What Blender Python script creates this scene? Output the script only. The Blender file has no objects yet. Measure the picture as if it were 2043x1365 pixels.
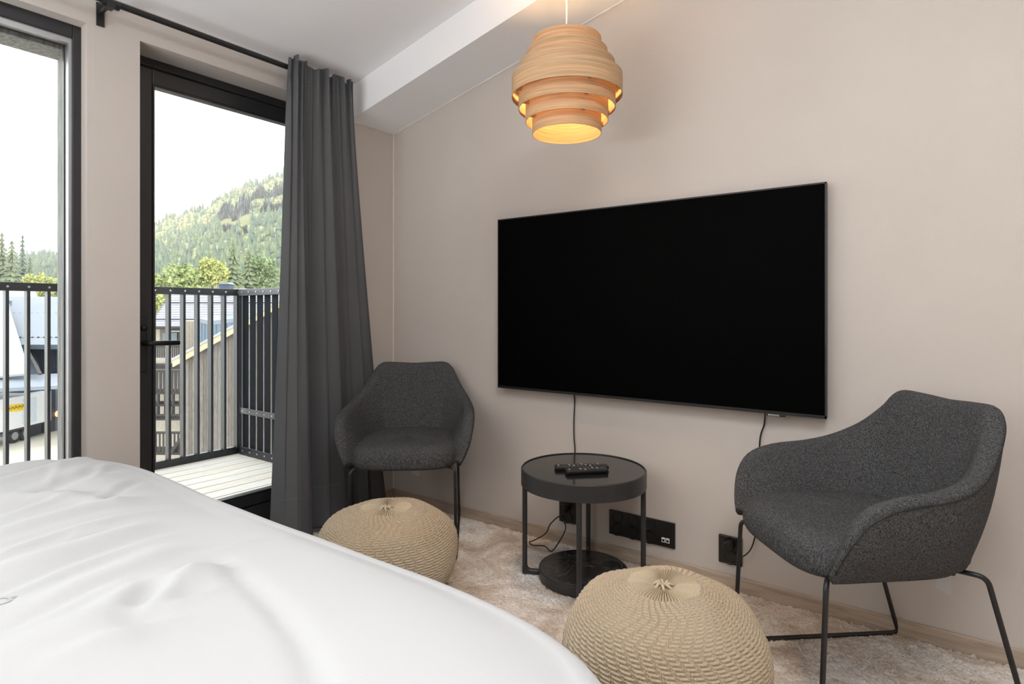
import bpy, bmesh, math, random
import numpy as np
from mathutils import Vector, Matrix
random.seed(7); rng = np.random.default_rng(7)
PI = math.pi
sc = bpy.context.scene
COL = sc.collection

# ------------------------------------------------------------------ camera, sky, fill lights, exposure
FPX = 1180.0
CAM = np.array([2.6314, -2.4, 1.092])
TH = math.radians(126.3)
FWD = np.array([math.cos(TH), math.sin(TH), 0.0]); RGT = np.array([math.sin(TH), -math.cos(TH), 0.0]); UP = np.array([0, 0, 1.0])
cd = bpy.data.cameras.new('camera'); cam = bpy.data.objects.new('camera', cd); COL.objects.link(cam)
cam.location = CAM; cam.rotation_euler = (PI/2, 0, TH - PI/2)
cd.sensor_width = 36; cd.lens = FPX*36/2043; cd.shift_y = -61.5/2043; cd.clip_end = 3000; cd.clip_start = .02
sc.camera = cam

w = bpy.data.worlds.new('sky'); sc.world = w; w.use_nodes = True
bg = w.node_tree.nodes['Background']; bg.inputs[0].default_value = (.97, .985, 1.0, 1); bg.inputs[1].default_value = 2.45

def area(name, loc, rot, sx, sy, e, col, portal=False):
    l = bpy.data.lights.new(name, 'AREA'); l.shape = 'RECTANGLE'; l.size = sx; l.size_y = sy; l.energy = e; l.color = col
    o = bpy.data.objects.new(name, l); COL.objects.link(o); o.location = loc; o.rotation_euler = rot
    if portal: l.cycles.is_portal = True
    return o
# unseen fill lights added out of frame to brighten the room
area('ceiling_bounce_fill', (1.2, -3.9, .95), (PI, 0, 0), 1.8, 1.2, 62, (.95, .975, 1))  # added fill aimed up, like a flash bounced off the ceiling
area('overhead_fill', (2.9, -2.1, 2.8), (0, 0, 0), .9, .9, 30, (.97, .985, 1))  # added fill from above for carpet, poufs and right armchair
sc.view_settings.view_transform = 'Standard'; sc.view_settings.look = 'None'; sc.view_settings.gamma = 1
sc.view_settings.use_curve_mapping = False; sc.view_settings.exposure = 0.62
sc.cycles.diffuse_bounces = 6; sc.cycles.max_bounces = 14; sc.cycles.transparent_max_bounces = 16
sc.cycles.caustics_reflective = False; sc.cycles.caustics_refractive = False

# ------------------------------------------------------------------ helpers
def spot(px, py, t):
    "the point at depth t (metres along the viewing axis) seen in the photograph at px, py"
    return CAM + t*(FWD + RGT*(px - 1021.5)/FPX + UP*(621.0 - py)/FPX)

def lin(r, g, b):
    f = lambda c: (c/255/12.92) if c/255 <= .04045 else ((c/255 + .055)/1.055)**2.4
    return (f(r), f(g), f(b), 1)

class Mat:
    def __init__(s, name, col=(.5, .5, .5, 1), rough=.6, metal=0, spec=.5):
        s.m = bpy.data.materials.new(name); s.m.use_nodes = True; s.t = s.m.node_tree; s.n = s.t.nodes
        s.b = s.n['Principled BSDF']; s.b.inputs['Base Color'].default_value = col; s.b.inputs['Roughness'].default_value = rough
        s.b.inputs['Metallic'].default_value = metal; s.b.inputs['Specular IOR Level'].default_value = spec; s.co = None
    def coord(s, kind='Object', scale=(1, 1, 1), rot=(0, 0, 0)):
        tc = s.n.new('ShaderNodeTexCoord'); mp = s.n.new('ShaderNodeMapping')
        mp.inputs['Scale'].default_value = scale; mp.inputs['Rotation'].default_value = rot
        s.t.links.new(tc.outputs[kind], mp.inputs[0]); return mp.outputs[0]
    def noise(s, co, scale, detail=3, rough=.5, dist=0):
        n = s.n.new('ShaderNodeTexNoise'); n.inputs['Scale'].default_value = scale; n.inputs['Detail'].default_value = detail
        n.inputs['Roughness'].default_value = rough; n.inputs['Distortion'].default_value = dist
        s.t.links.new(co, n.inputs['Vector']); return n.outputs['Fac']
    def ramp(s, fac, stops):
        r = s.n.new('ShaderNodeValToRGB'); e = r.color_ramp.elements
        while len(e) < len(stops): e.new(.5)
        for k, (p, c) in enumerate(stops): e[k].position = p; e[k].color = c
        s.t.links.new(fac, r.inputs[0]); return r.outputs[0]
    def mix(s, fac, a, b, mode='MIX'):
        m = s.n.new('ShaderNodeMix'); m.data_type = 'RGBA'; m.blend_type = mode
        for v, i in ((fac, 0), (a, 6), (b, 7)):
            if hasattr(v, 'is_linked'): s.t.links.new(v, m.inputs[i])
            else: m.inputs[i].default_value = v
        return m.outputs[2]
    def color(s, c): s.t.links.new(c, s.b.inputs['Base Color'])
    def bump(s, h, strength=.3, dist=.01):
        b = s.n.new('ShaderNodeBump'); b.inputs['Strength'].default_value = strength; b.inputs['Distance'].default_value = dist
        s.t.links.new(h, b.inputs['Height']); s.t.links.new(b.outputs[0], s.b.inputs['Normal'])

def plain(name, col, rough=.6, metal=0, spec=.5, var=.08, scale=8, bump=0, bscale=60):
    M = Mat(name, col, rough, metal, spec); co = M.coord()
    f = M.noise(co, scale, 4)
    c0 = tuple(max(0, x*(1 - var)) for x in col[:3]) + (1,); c1 = tuple(min(1, x*(1 + var)) for x in col[:3]) + (1,)
    M.color(M.ramp(f, [(.3, c0), (.7, c1)]))
    if bump: M.bump(M.noise(co, bscale, 4), bump, .004)
    return M.m

def wood(name, dark, light, axis='X', scale=1.0, rough=.55, bump=.15, knots=None):
    M = Mat(name, light, rough); st = {'X': (1.2, 14, 14), 'Y': (14, 1.2, 14), 'Z': (14, 14, 1.2)}[axis]
    co = M.coord('Object', tuple(v*scale for v in st)); g = M.noise(co, 3.2, 6, .62, .4)
    c = M.ramp(g, [(.28, dark), (.62, light)])
    if knots:
        co2 = M.coord('Object', {'X': (2.2, 9, 9), 'Y': (9, 2.2, 9), 'Z': (9, 9, 2.2)}[axis])
        k = M.ramp(M.noise(co2, 1.1, 2), [(.68, (0, 0, 0, 1)), (.76, (1, 1, 1, 1))]); c = M.mix(k, c, knots)
    M.color(c); M.bump(g, bump, .003); return M.m

class MB:
    "collects shapes, then links them as ONE mesh object"
    def __init__(s): s.v = []; s.f = []
    def add(s, v, f):
        o = len(s.v); s.v += [tuple(map(float, p)) for p in v]; s.f += [tuple(i + o for i in q) for q in f]; return s
    def box(s, c, d, rz=0, rot=None):
        hx, hy, hz = d[0]/2, d[1]/2, d[2]/2
        R = rot if rot is not None else Matrix.Rotation(rz, 3, 'Z')
        v = [Vector(c) + R @ Vector((x*hx, y*hy, z*hz)) for x in (-1, 1) for y in (-1, 1) for z in (-1, 1)]
        return s.add(v, [(0, 1, 3, 2), (4, 6, 7, 5), (0, 4, 5, 1), (2, 3, 7, 6), (0, 2, 6, 4), (1, 5, 7, 3)])
    def span(s, a, b): return s.box([(a[i] + b[i])/2 for i in range(3)], [abs(a[i] - b[i]) for i in range(3)])
    def grid(s, P, closed_u=False, closed_v=False):
        nu, nv = len(P), len(P[0]); v = [q for r in P for q in r]; f = []
        for i in range(nu - (0 if closed_u else 1)):
            for j in range(nv - (0 if closed_v else 1)):
                a, b = i, (i + 1) % nu; c, d = j, (j + 1) % nv
                f.append((a*nv + c, b*nv + c, b*nv + d, a*nv + d))
        return s.add(v, f)
    def tube(s, pts, r, n=10, caps=True, closed=False):
        P = [Vector(p) for p in pts]; rings = []; up = None
        for i, p in enumerate(P):
            t = (P[(i + 1) % len(P)] - P[i - 1]) if closed else (P[min(i + 1, len(P) - 1)] - P[max(i - 1, 0)])
            t.normalize()
            if up is None: up = t.orthogonal().normalized()
            up = (up - t*up.dot(t)).normalized(); w_ = t.cross(up); rr = r[i] if hasattr(r, '__len__') else r
            rings.append([p + (up*math.cos(2*PI*k/n) + w_*math.sin(2*PI*k/n))*rr for k in range(n)])
        o = len(s.v); s.grid(rings, closed, True)
        if caps and not closed:
            s.f.append(tuple(o + k for k in range(n - 1, -1, -1))); e = o + n*(len(P) - 1); s.f.append(tuple(e + k for k in range(n)))
        return s
    def lathe(s, prof, n=48, c=(0, 0, 0), closed=False):
        R = [[(c[0] + r*math.cos(2*PI*k/n), c[1] + r*math.sin(2*PI*k/n), c[2] + z) for k in range(n)] for r, z in prof]
        return s.grid(R, closed, True)
    def prism(s, poly, off):
        "polygon (3D points) pushed along the vector off"
        n = len(poly); a = [Vector(p) for p in poly]; b = [p + Vector(off) for p in a]
        return s.add(a + b, [tuple(range(n)), tuple(range(2*n - 1, n - 1, -1))] + [(i, i + n, (i + 1) % n + n, (i + 1) % n) for i in range(n)])
    def build(s, name, mat, parent=None, smooth=False, bevel=0, seg=2, sub=0, sharp=None):
        me = bpy.data.meshes.new(name); me.from_pydata(s.v, [], s.f); me.validate()
        bm = bmesh.new(); bm.from_mesh(me); bmesh.ops.recalc_face_normals(bm, faces=bm.faces); bm.to_mesh(me); bm.free()
        me.materials.append(mat); o = bpy.data.objects.new(name, me); COL.objects.link(o)
        if parent: o.parent = parent
        if smooth:
            me.shade_smooth()
            if sharp: me.set_sharp_from_angle(angle=math.radians(sharp))
        if bevel:
            m = o.modifiers.new('b', 'BEVEL'); m.width = bevel; m.segments = seg; m.limit_method = 'ANGLE'; m.angle_limit = math.radians(40)
        if sub:
            m = o.modifiers.new('s', 'SUBSURF'); m.levels = sub; m.render_levels = sub
        return o

def npmesh(name, V, Q, mat, parent=None, smooth=True):
    "fast mesh from numpy quads / triangles"
    me = bpy.data.meshes.new(name); k = Q.shape[1]
    me.vertices.add(len(V)); me.vertices.foreach_set('co', np.asarray(V, np.float32).ravel())
    me.loops.add(Q.size); me.loops.foreach_set('vertex_index', Q.astype(np.int32).ravel())
    me.polygons.add(len(Q)); me.polygons.foreach_set('loop_start', np.arange(0, Q.size, k, dtype=np.int32))
    me.polygons.foreach_set('loop_total', np.full(len(Q), k, np.int32)); me.update(calc_edges=True); me.validate()
    if smooth: me.shade_smooth()
    me.materials.append(mat); o = bpy.data.objects.new(name, me); COL.objects.link(o)
    if parent: o.parent = parent
    return o

def tag(o, label=None, cat=None, group=None, kind=None):
    for k, v in (('label', label), ('category', cat), ('group', group), ('kind', kind)):
        if v: o[k] = v
    return o
def thing(name, label, cat, loc=(0, 0, 0), rz=0, group=None, kind=None):
    o = bpy.data.objects.new(name, None); COL.objects.link(o); o.location = loc; o.rotation_euler = (0, 0, rz); o.empty_display_size = .1
    return tag(o, label, cat, group, kind)
def clone(o, parent=None, loc=None, rot=None):
    c = o.copy(); COL.objects.link(c)
    if parent: c.parent = parent
    if loc is not None: c.location = loc
    if rot is not None: c.rotation_euler = rot
    return c
def copy_tree(o, parent=None):
    kids = list(o.children); c = clone(o, parent)
    for k in kids: copy_tree(k, c)
    return c
def catmull(P, n):
    P = [np.array(p, float) for p in P]; P = [2*P[0] - P[1]] + P + [2*P[-1] - P[-2]]; out = []; m = len(P) - 3
    for k in range(n):
        x = k/(n - 1)*m; i = min(int(x), m - 1); t = x - i; a, b, c, d = P[i:i + 4]
        out.append(.5*((2*b) + (c - a)*t + (2*a - 5*b + 4*c - d)*t*t + (3*b - a - 3*c + d)*t**3))
    return out
def round_path(P, r, n=6):
    "polyline with rounded corners"
    P = [Vector(p) for p in P]; out = [P[0]]
    for i in range(1, len(P) - 1):
        a, b, c = P[i - 1], P[i], P[i + 1]; d1 = (a - b); d2 = (c - b); k = min(r, d1.length*.45, d2.length*.45)
        p = b + d1.normalized()*k; q = b + d2.normalized()*k
        for j in range(n + 1):
            t = j/n; out.append(p*(1 - t)**2 + b*2*t*(1 - t) + q*t*t)
    out.append(P[-1]); return out

# ------------------------------------------------------------------ materials
M_wall = plain('wall_paint', lin(197, 189, 182), .85, var=.02, scale=3, bump=.08, bscale=160)
M_ceil = plain('ceiling_paint', lin(240, 241, 243), .85, var=.012, scale=3)
M_black = plain('black_powder_coat', (.012, .012, .013, 1), .42, var=.1)
M_frame = plain('black_frame_paint', (.022, .022, .024, 1), .38, var=.1)
M_alu = plain('brushed_aluminium', (.5, .5, .52, 1), .4, .85)
M_screen = Mat('black_screen', (.0012, .0012, .0012, 1), .5, 0, .02).m
M_bezel = plain('dark_bezel', (.035, .034, .033, 1), .35, .6)
M_plastic = plain('black_plastic', (.006, .006, .006, 1), .4)
M_white = plain('white_plastic', (.75, .75, .74, 1), .5)
M_base = wood('skirting_oak', lin(150, 134, 118), lin(188, 171, 154), 'X', 1.3, .5, .08)
M_grey_pl = wood('weathered_plank', lin(92, 92, 92), lin(165, 163, 160), 'Z', 1.5, .8, .5)

def fabric(name, c0, c1, scale):
    M = Mat(name, c0, .95, 0, .15); co = M.coord('Object', (1, 1, 1.0))
    a = M.noise(co, scale, 2, .7); b = M.noise(M.coord('Object', (1, 1, 6)), scale*.35, 2, .6); d = M.noise(M.coord('Object', (5, 5, 1)), scale*.3, 2, .6)
    x = M.mix(.5, M.mix(.5, a, b), d); M.color(M.ramp(x, [(.40, c0), (.52, tuple((p + q)/2 for p, q in zip(c0, c1))), (.62, c1)])); M.bump(a, .45, .002); return M.m
M_charcoal = fabric('charcoal_melange_fabric', (.009, .009, .0095, 1), (.14, .14, .142, 1), 420)
M_curtain = plain('dark_grey_curtain_cloth', lin(90, 91, 93), .8, 0, .25, .06, 3, .1, 500)
M_curtain_t = plain('curtain_seam_thread', lin(104, 105, 107), .85)
M_linen = plain('white_bed_linen', (.545, .55, .557, 1), .9, 0, .2, .01, 4, .06, 240)

# ------------------------------------------------------------------ room shell
SL = .223                                   # slope of the ceiling
def zc(x): return 2.318 + SL*x
XR, YB = 4.9, -4.6
def wall_with_holes(name, x0, x1, ys, zs, holes, mat):
    "wall between x0 and x1; ys, zs sorted cut lines; holes = set of (i,j) cells left open"
    m = MB()
    for i in range(len(ys) - 1):
        for j in range(len(zs) - 1):
            if (i, j) not in holes: m.span((x0, ys[i], zs[j]), (x1, ys[i + 1], zs[j + 1]))
    o = m.build(name, mat); bm = bmesh.new(); bm.from_mesh(o.data)
    bmesh.ops.remove_doubles(bm, verts=bm.verts, dist=1e-5)
    seen = {}; kill = []
    for f in bm.faces:
        k = tuple(sorted(v.index for v in f.verts))
        if k in seen: kill += [f, seen[k]]
        seen[k] = f
    bmesh.ops.delete(bm, geom=list(set(kill)), context='FACES'); bm.to_mesh(o.data); bm.free()
    return tag(o, kind='structure')
WY0, WY1 = -3.3, -1.526                      # window opening
DY0, DY1 = -1.362, -.42                      # door opening
ys = [YB, WY0, WY1, DY0, DY1, .2]
wall_with_holes('wall_left', -.24, 0, ys, [-.25, .0, .12, 2.187, 2.7], {(1, 2), (3, 1), (3, 2)}, M_wall)
tag(MB().prism([(-.26, 0, -.25), (XR, 0, -.25), (XR, 0, 3.75), (-.26, 0, 2.75)], (0, .15, 0)).build('wall_far', M_wall), kind='structure')
tag(MB().span((XR, YB, -.25), (XR + .15, .15, 3.75)).build('wall_right', M_wall), kind='structure')
tag(MB().prism([(-.26, YB, -.25), (XR + .15, YB, -.25), (XR + .15, YB, 3.75), (-.26, YB, 2.75)], (0, -.15, 0)).build('wall_back', M_wall), kind='structure')
tag(MB().prism([(-.26, YB - .15, zc(-.26)), (XR + .15, YB - .15, zc(XR + .15)), (XR + .15, .15, zc(XR + .15)), (-.26, .15, zc(-.26))], (0, 0, .2)).build('ceiling', M_ceil), kind='structure')
# boxed-in beam along the far wall, under the sloping ceiling
zs = lambda x: 2.137 + .2232*x
tag(MB().prism([(0.0, 0, zs(0)), (XR, 0, zs(XR)), (XR, 0, zc(XR) + .02), (0, 0, zc(0) + .02)], (0, -.315, 0)).build('trim_1', M_ceil), kind='structure')
M_caulk = plain('white_sealant', lin(236, 230, 222), .6)
tag(MB().tube([(.002, -.002, 2.135), (XR, -.002, zs(XR) - .002)], .0032, 6).build('trim_2', M_caulk), kind='structure')
tag(MB().tube([(.0015, -.0015, .05), (.0015, -.0015, 2.135)], .0025, 6).build('trim_3', M_caulk), kind='structure')
tag(MB().tube([(.002, -.315, 2.135), (.002, 0, 2.135)], .0025, 6).build('trim_4', M_caulk), kind='structure')
Mc = Mat('carpet', lin(205, 193, 182), .98, 0, .05); co = Mc.coord()
pat = Mc.ramp(Mc.noise(co, 4.2, 4, .62, 1.1), [(.36, lin(192, 174, 158)), (.5, lin(219, 206, 194)), (.62, lin(242, 237, 231))])
Mc.color(Mc.mix(Mc.ramp(Mc.noise(co, 260, 2), [(.35, (0, 0, 0, 1)), (.7, (.5, .5, .5, 1))]), pat, lin(198, 184, 172))); Mc.bump(Mc.noise(co, 220, 3), .6, .006)
tag(MB().span((-.02, YB, -.2), (XR, 0, -.012)).build('floor', Mc.m), kind='structure')
# carpet pile : short tufts over the part of the floor that is looked at
def pile():
    st = .0047; xs = np.arange(.004, 3.15, st); ys_ = np.arange(-1.75, -.0125, st); X, Y = np.meshgrid(xs, ys_); sh = X.shape
    ph = 2.3*np.sin(2.1*X + 1.3*np.sin(2.9*Y)) + 2.0*np.cos(3.3*Y - 1.7*X) + 1.2*np.sin(7*X + 5*Y)   # brushed directions
    j = rng.uniform(-.42, .42, sh)*st; k = rng.uniform(-.42, .42, sh)*st
    Z = -.0055 + rng.normal(0, .0027, sh) + .0012*np.sin(61*X + 3*ph)*np.sin(57*Y - 2*ph) + .0008*np.sin(23*X - 19*Y)
    X = X + j + .002*np.cos(ph); Y = np.minimum(Y + k + .002*np.sin(ph), -.0123)
    V = np.stack([X, Y, Z], -1).reshape(-1, 3); idx = np.arange(V.shape[0]).reshape(sh)
    Q = np.stack([idx[:-1, :-1], idx[:-1, 1:], idx[1:, 1:], idx[1:, :-1]], -1).reshape(-1, 4)
    return npmesh('carpet_pile', V, Q, Mc.m, None, False)
tag(pile(), 'pale beige shaggy carpet pile covering the bedroom floor', 'carpet', kind='stuff')
# skirting
tag(MB().span((0, -.012, -.012), (XR, 0, .049)).build('baseboard_far', M_base, bevel=.003), kind='structure')
tag(MB().span((0, DY1 + .02, -.012), (.012, -.012, .049)).build('baseboard_left', M_base, bevel=.003), kind='structure')

# ------------------------------------------------------------------ window and balcony door
def glass_mat():
    m = bpy.data.materials.new('window_glass'); m.use_nodes = True; t = m.node_tree; n = t.nodes; n.remove(n['Principled BSDF'])
    tr = n.new('ShaderNodeBsdfTransparent'); tr.inputs[0].default_value = (.95, .97, .96, 1); gl = n.new('ShaderNodeBsdfGlossy'); gl.inputs['Roughness'].default_value = .02
    fr = n.new('ShaderNodeFresnel'); fr.inputs[0].default_value = 1.3; mx = n.new('ShaderNodeMixShader')
    t.links.new(fr.outputs[0], mx.inputs[0]); t.links.new(tr.outputs[0], mx.inputs[1]); t.links.new(gl.outputs[0], mx.inputs[2]); t.links.new(mx.outputs[0], n['Material Output'].inputs[0]); return m
M_glass = glass_mat()
def ring_frame(m, x0, x1, y0, y1, z0, z1, wy, wzb, wzt):
    m.span((x0, y0, z0), (x1, y0 + wy, z1)); m.span((x0, y1 - wy, z0), (x1, y1, z1))
    m.span((x0, y0 + wy, z0), (x1, y1 - wy, z0 + wzb)); m.span((x0, y0 + wy, z1 - wzt), (x1, y1 - wy, z1))
win = thing('window_1', None, None, (-.1, (WY0 + WY1)/2, 1.1), kind='structure')
def loc(o, par): o.location = -Vector(par.location); return o
# the reveal tapers: thin plaster returns are part of the wall; frame sits 6 cm in
m = MB(); ring_frame(m, -.115, -.058, WY0, -1.543, .12, 2.187, .030, .05, .05); loc(m.build('frame', M_frame, win, bevel=.003), win)
m = MB(); m.span((-.06, -1.545, .12), (-.0005, WY1 - .0, 2.187)); loc(m.build('reveal_lining', M_wall, win), win)
m = MB(); ring_frame(m, -.105, -.070, WY0 + .030, -1.573, .17, 2.137, .010, .02, .02); loc(m.build('glazing_bead', M_alu, win), win)
m = MB(); m.span((-.094, WY0 + .035, .18), (-.088, -1.580, 2.12)); loc(m.build('pane', M_glass, win), win)
m = MB(); ring_frame(m, -.120, -.105, WY0, -1.543, .12, 2.187, .044, .07, .07); loc(m.build('outer_trim', M_frame, win), win)
m = MB(); m.span((-.247, -1.566, .1), (-.120, -1.50, 2.3)); loc(m.build('weathered_plank', M_grey_pl, win), win)
m = MB(); m.span((-.247, WY0, 2.10), (-.120, -1.566, 2.3)); loc(m.build('outer_lintel', M_grey_pl, win), win)

door = thing('door_1', None, None, (-.19, (DY0 + DY1)/2, 0), kind='structure')
m = MB(); ring_frame(m, -.235, -.145, DY0, DY1, .0, 2.187, .034, .12, .036); loc(m.build('frame', M_frame, door, bevel=.003), door)
m = MB(); ring_frame(m, -.222, -.152, DY0 + .037, DY1 - .037, .125, 2.147, .073, .055, .068); leaf = loc(m.build('leaf', M_frame, door, bevel=.004), door)
m = MB(); ring_frame(m, -.168, -.150, DY0 + .110, DY1 - .110, .18, 2.079, .008, .008, .008); m.build('glazing_bead', M_black, leaf)
m = MB(); m.span((-.19, DY0 + .108, .178), (-.184, DY1 - .108, 2.081)); m.build('pane', M_glass, leaf)
m = MB(); m.span((-.36, DY0 + .03, .098), (-.235, DY1 - .03, .135)); m.span((-.30, DY0 + .03, .135), (-.275, DY1 - .03, .145)); loc(m.build('threshold', M_alu, door, bevel=.004), door)
m = MB(); m.span((-.152, DY0 + .055, .83), (-.143, DY0 + .085, 1.06)); pl = m.build('handle_plate', M_black, leaf, bevel=.004)
m = MB(); hy = DY0 + .07; m.tube(round_path([(-.143, hy, .955), (-.095, hy, .955), (-.095, hy + .125, .953)], .018), .0105, 12)
m.build('lever', M_black, pl, True)
m = MB(); m.tube([(-.145, hy, 1.02), (-.128, hy, 1.02)], .012, 12); m.build('lock_turn', M_black, pl, True)

# ------------------------------------------------------------------ curtain rod and curtain
rod = thing('curtain_rod', 'black metal curtain rod above the window and the balcony door', 'curtain rod', (.09, -1.5, 2.25))
m = MB(); m.tube([(.09, -3.2, 2.252), (.09, -.40, 2.262)], .0125, 14); loc(m.build('rod', M_black, rod, True, sharp=40), rod)
m = MB(); m.tube([(.09, -1.53, 2.252), (.09, -1.47, 2.252)], .0165, 14); loc(m.build('joint_sleeve', M_black, rod, True, sharp=40), rod)
m = MB(); m.span((.0, -1.516, 2.19), (.006, -1.488, 2.28)); m.span((.0, -1.508, 2.236), (.09, -1.496, 2.25)); m.span((.07, -1.516, 2.232), (.112, -1.488, 2.246)); loc(m.build('bracket', M_black, rod, bevel=.002), rod)

def curtain():
    NS, NZ = 260, 120; ztop, zbot = 2.30, .012
    P = []
    # anchor columns : s -> top y, bottom y, top x, bottom x  (folds open towards the floor)
    cols = [(0, -0.770, -.865, .110, .12), (.06, -0.760, -.85, .128, .19), (.16, -0.733, -.79, .130, .235), (.27, -0.708, -.71, .122, .225),
            (.33, -0.690, -.685, .112, .19), (.36, -0.675, -.705, .11, .06), (.42, -0.648, -.665, .12, .10), (.50, -.60, -.60, .12, .175), (.60, -.56, -.49, .125, .185),
            (.66, -.535, -.415, .112, .15), (.70, -.52, -.41, .11, .07), (.76, -.49, -.36, .12, .10), (.86, -.44, -.27, .125, .12), (.94, -.415, -.17, .118, .10), (1, -.408, -.125, .108, .07)]
    s0 = [c[0] for c in cols]
    def sm(k, s): return np.interp(s, s0, [c[k] for c in cols])
    S = np.linspace(0, 1, NS); ker = np.hanning(9); ker /= ker.sum()
    A = [np.convolve(np.pad(sm(k, S), 4, 'edge'), ker, 'valid') for k in (1, 2, 3, 4)]
    V = np.zeros((NZ + 1, NS, 3))
    PL = [0, .07, .15, .24, .335, .43, .52, .61, .685, .77, .86, .94, 1.001]; SAW = np.zeros(NS)      # pressed pleats
    for a, b in zip(PL[:-1], PL[1:]):
        k = (S >= a) & (S < b); t = (S[k] - a)/(b - a); SAW[k] = t**1.6
    k3 = np.array([.2, .6, .2]); SAW = np.convolve(np.pad(SAW, 1, 'edge'), k3, 'valid')
    for i in range(NZ + 1):
        q = i/NZ; z = ztop + (zbot - ztop)*q; b = q**1.12
        y = A[0]*(1 - b) + A[1]*b; x = A[2]*(1 - b) + A[3]*b
        g = math.exp(-q*16)                       # gathered head: many narrow pleats
        x = x + (.009*g + .010*math.exp(-q*3.0))*np.sin(2*PI*S*9.0 + .6*np.sin(7*S)) + SAW*(.014*(1 - .62*q))
        y = y + .010*g*np.sin(2*PI*S*9 + 1.7)
        x = x + .006*np.sin(2*PI*(S*3.1 + q*.8)) * q
        if q < .012: x = x + 0
        zz = z + (-.012*np.sin(S*31) - .012*S)*g
        zz = zz + .03*(1 - np.clip((S-.28)*9, 0, 1))*0 + np.where(q > .9, .03*np.clip((S - .33)*4, 0, 1)*(q - .9)*10, 0)
        # hem step
        V[i, :, 0] = x; V[i, :, 1] = y; V[i, :, 2] = zz
    idx = np.arange((NZ + 1)*NS).reshape(NZ + 1, NS)
    Q = np.stack([idx[:-1, :-1], idx[:-1, 1:], idx[1:, 1:], idx[1:, :-1]], -1).reshape(-1, 4)
    root = thing('curtain', 'dark grey floor-length curtain drawn aside beside the balcony door', 'curtain', (.1, -.55, 0))
    o = npmesh('curtain_cloth', V.reshape(-1, 3), Q, M_curtain, root); o.location = -Vector(root.location)
    sd = o.modifiers.new('t', 'SOLIDIFY'); sd.thickness = .003
    def thread(q, name):
        i = q*NZ; i0 = int(i); f = i - i0; L = V[i0]*(1 - f) + V[i0 + 1]*f
        m = MB(); m.tube([(p[0] + .0030, p[1] - .0012, p[2]) for p in L[::2]], .0013, 5); t = m.build(name, M_curtain_t, root); t.location = -Vector(root.location)
    thread(.905, 'hem_seam'); thread(.045, 'header_seam')
curtain()

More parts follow.
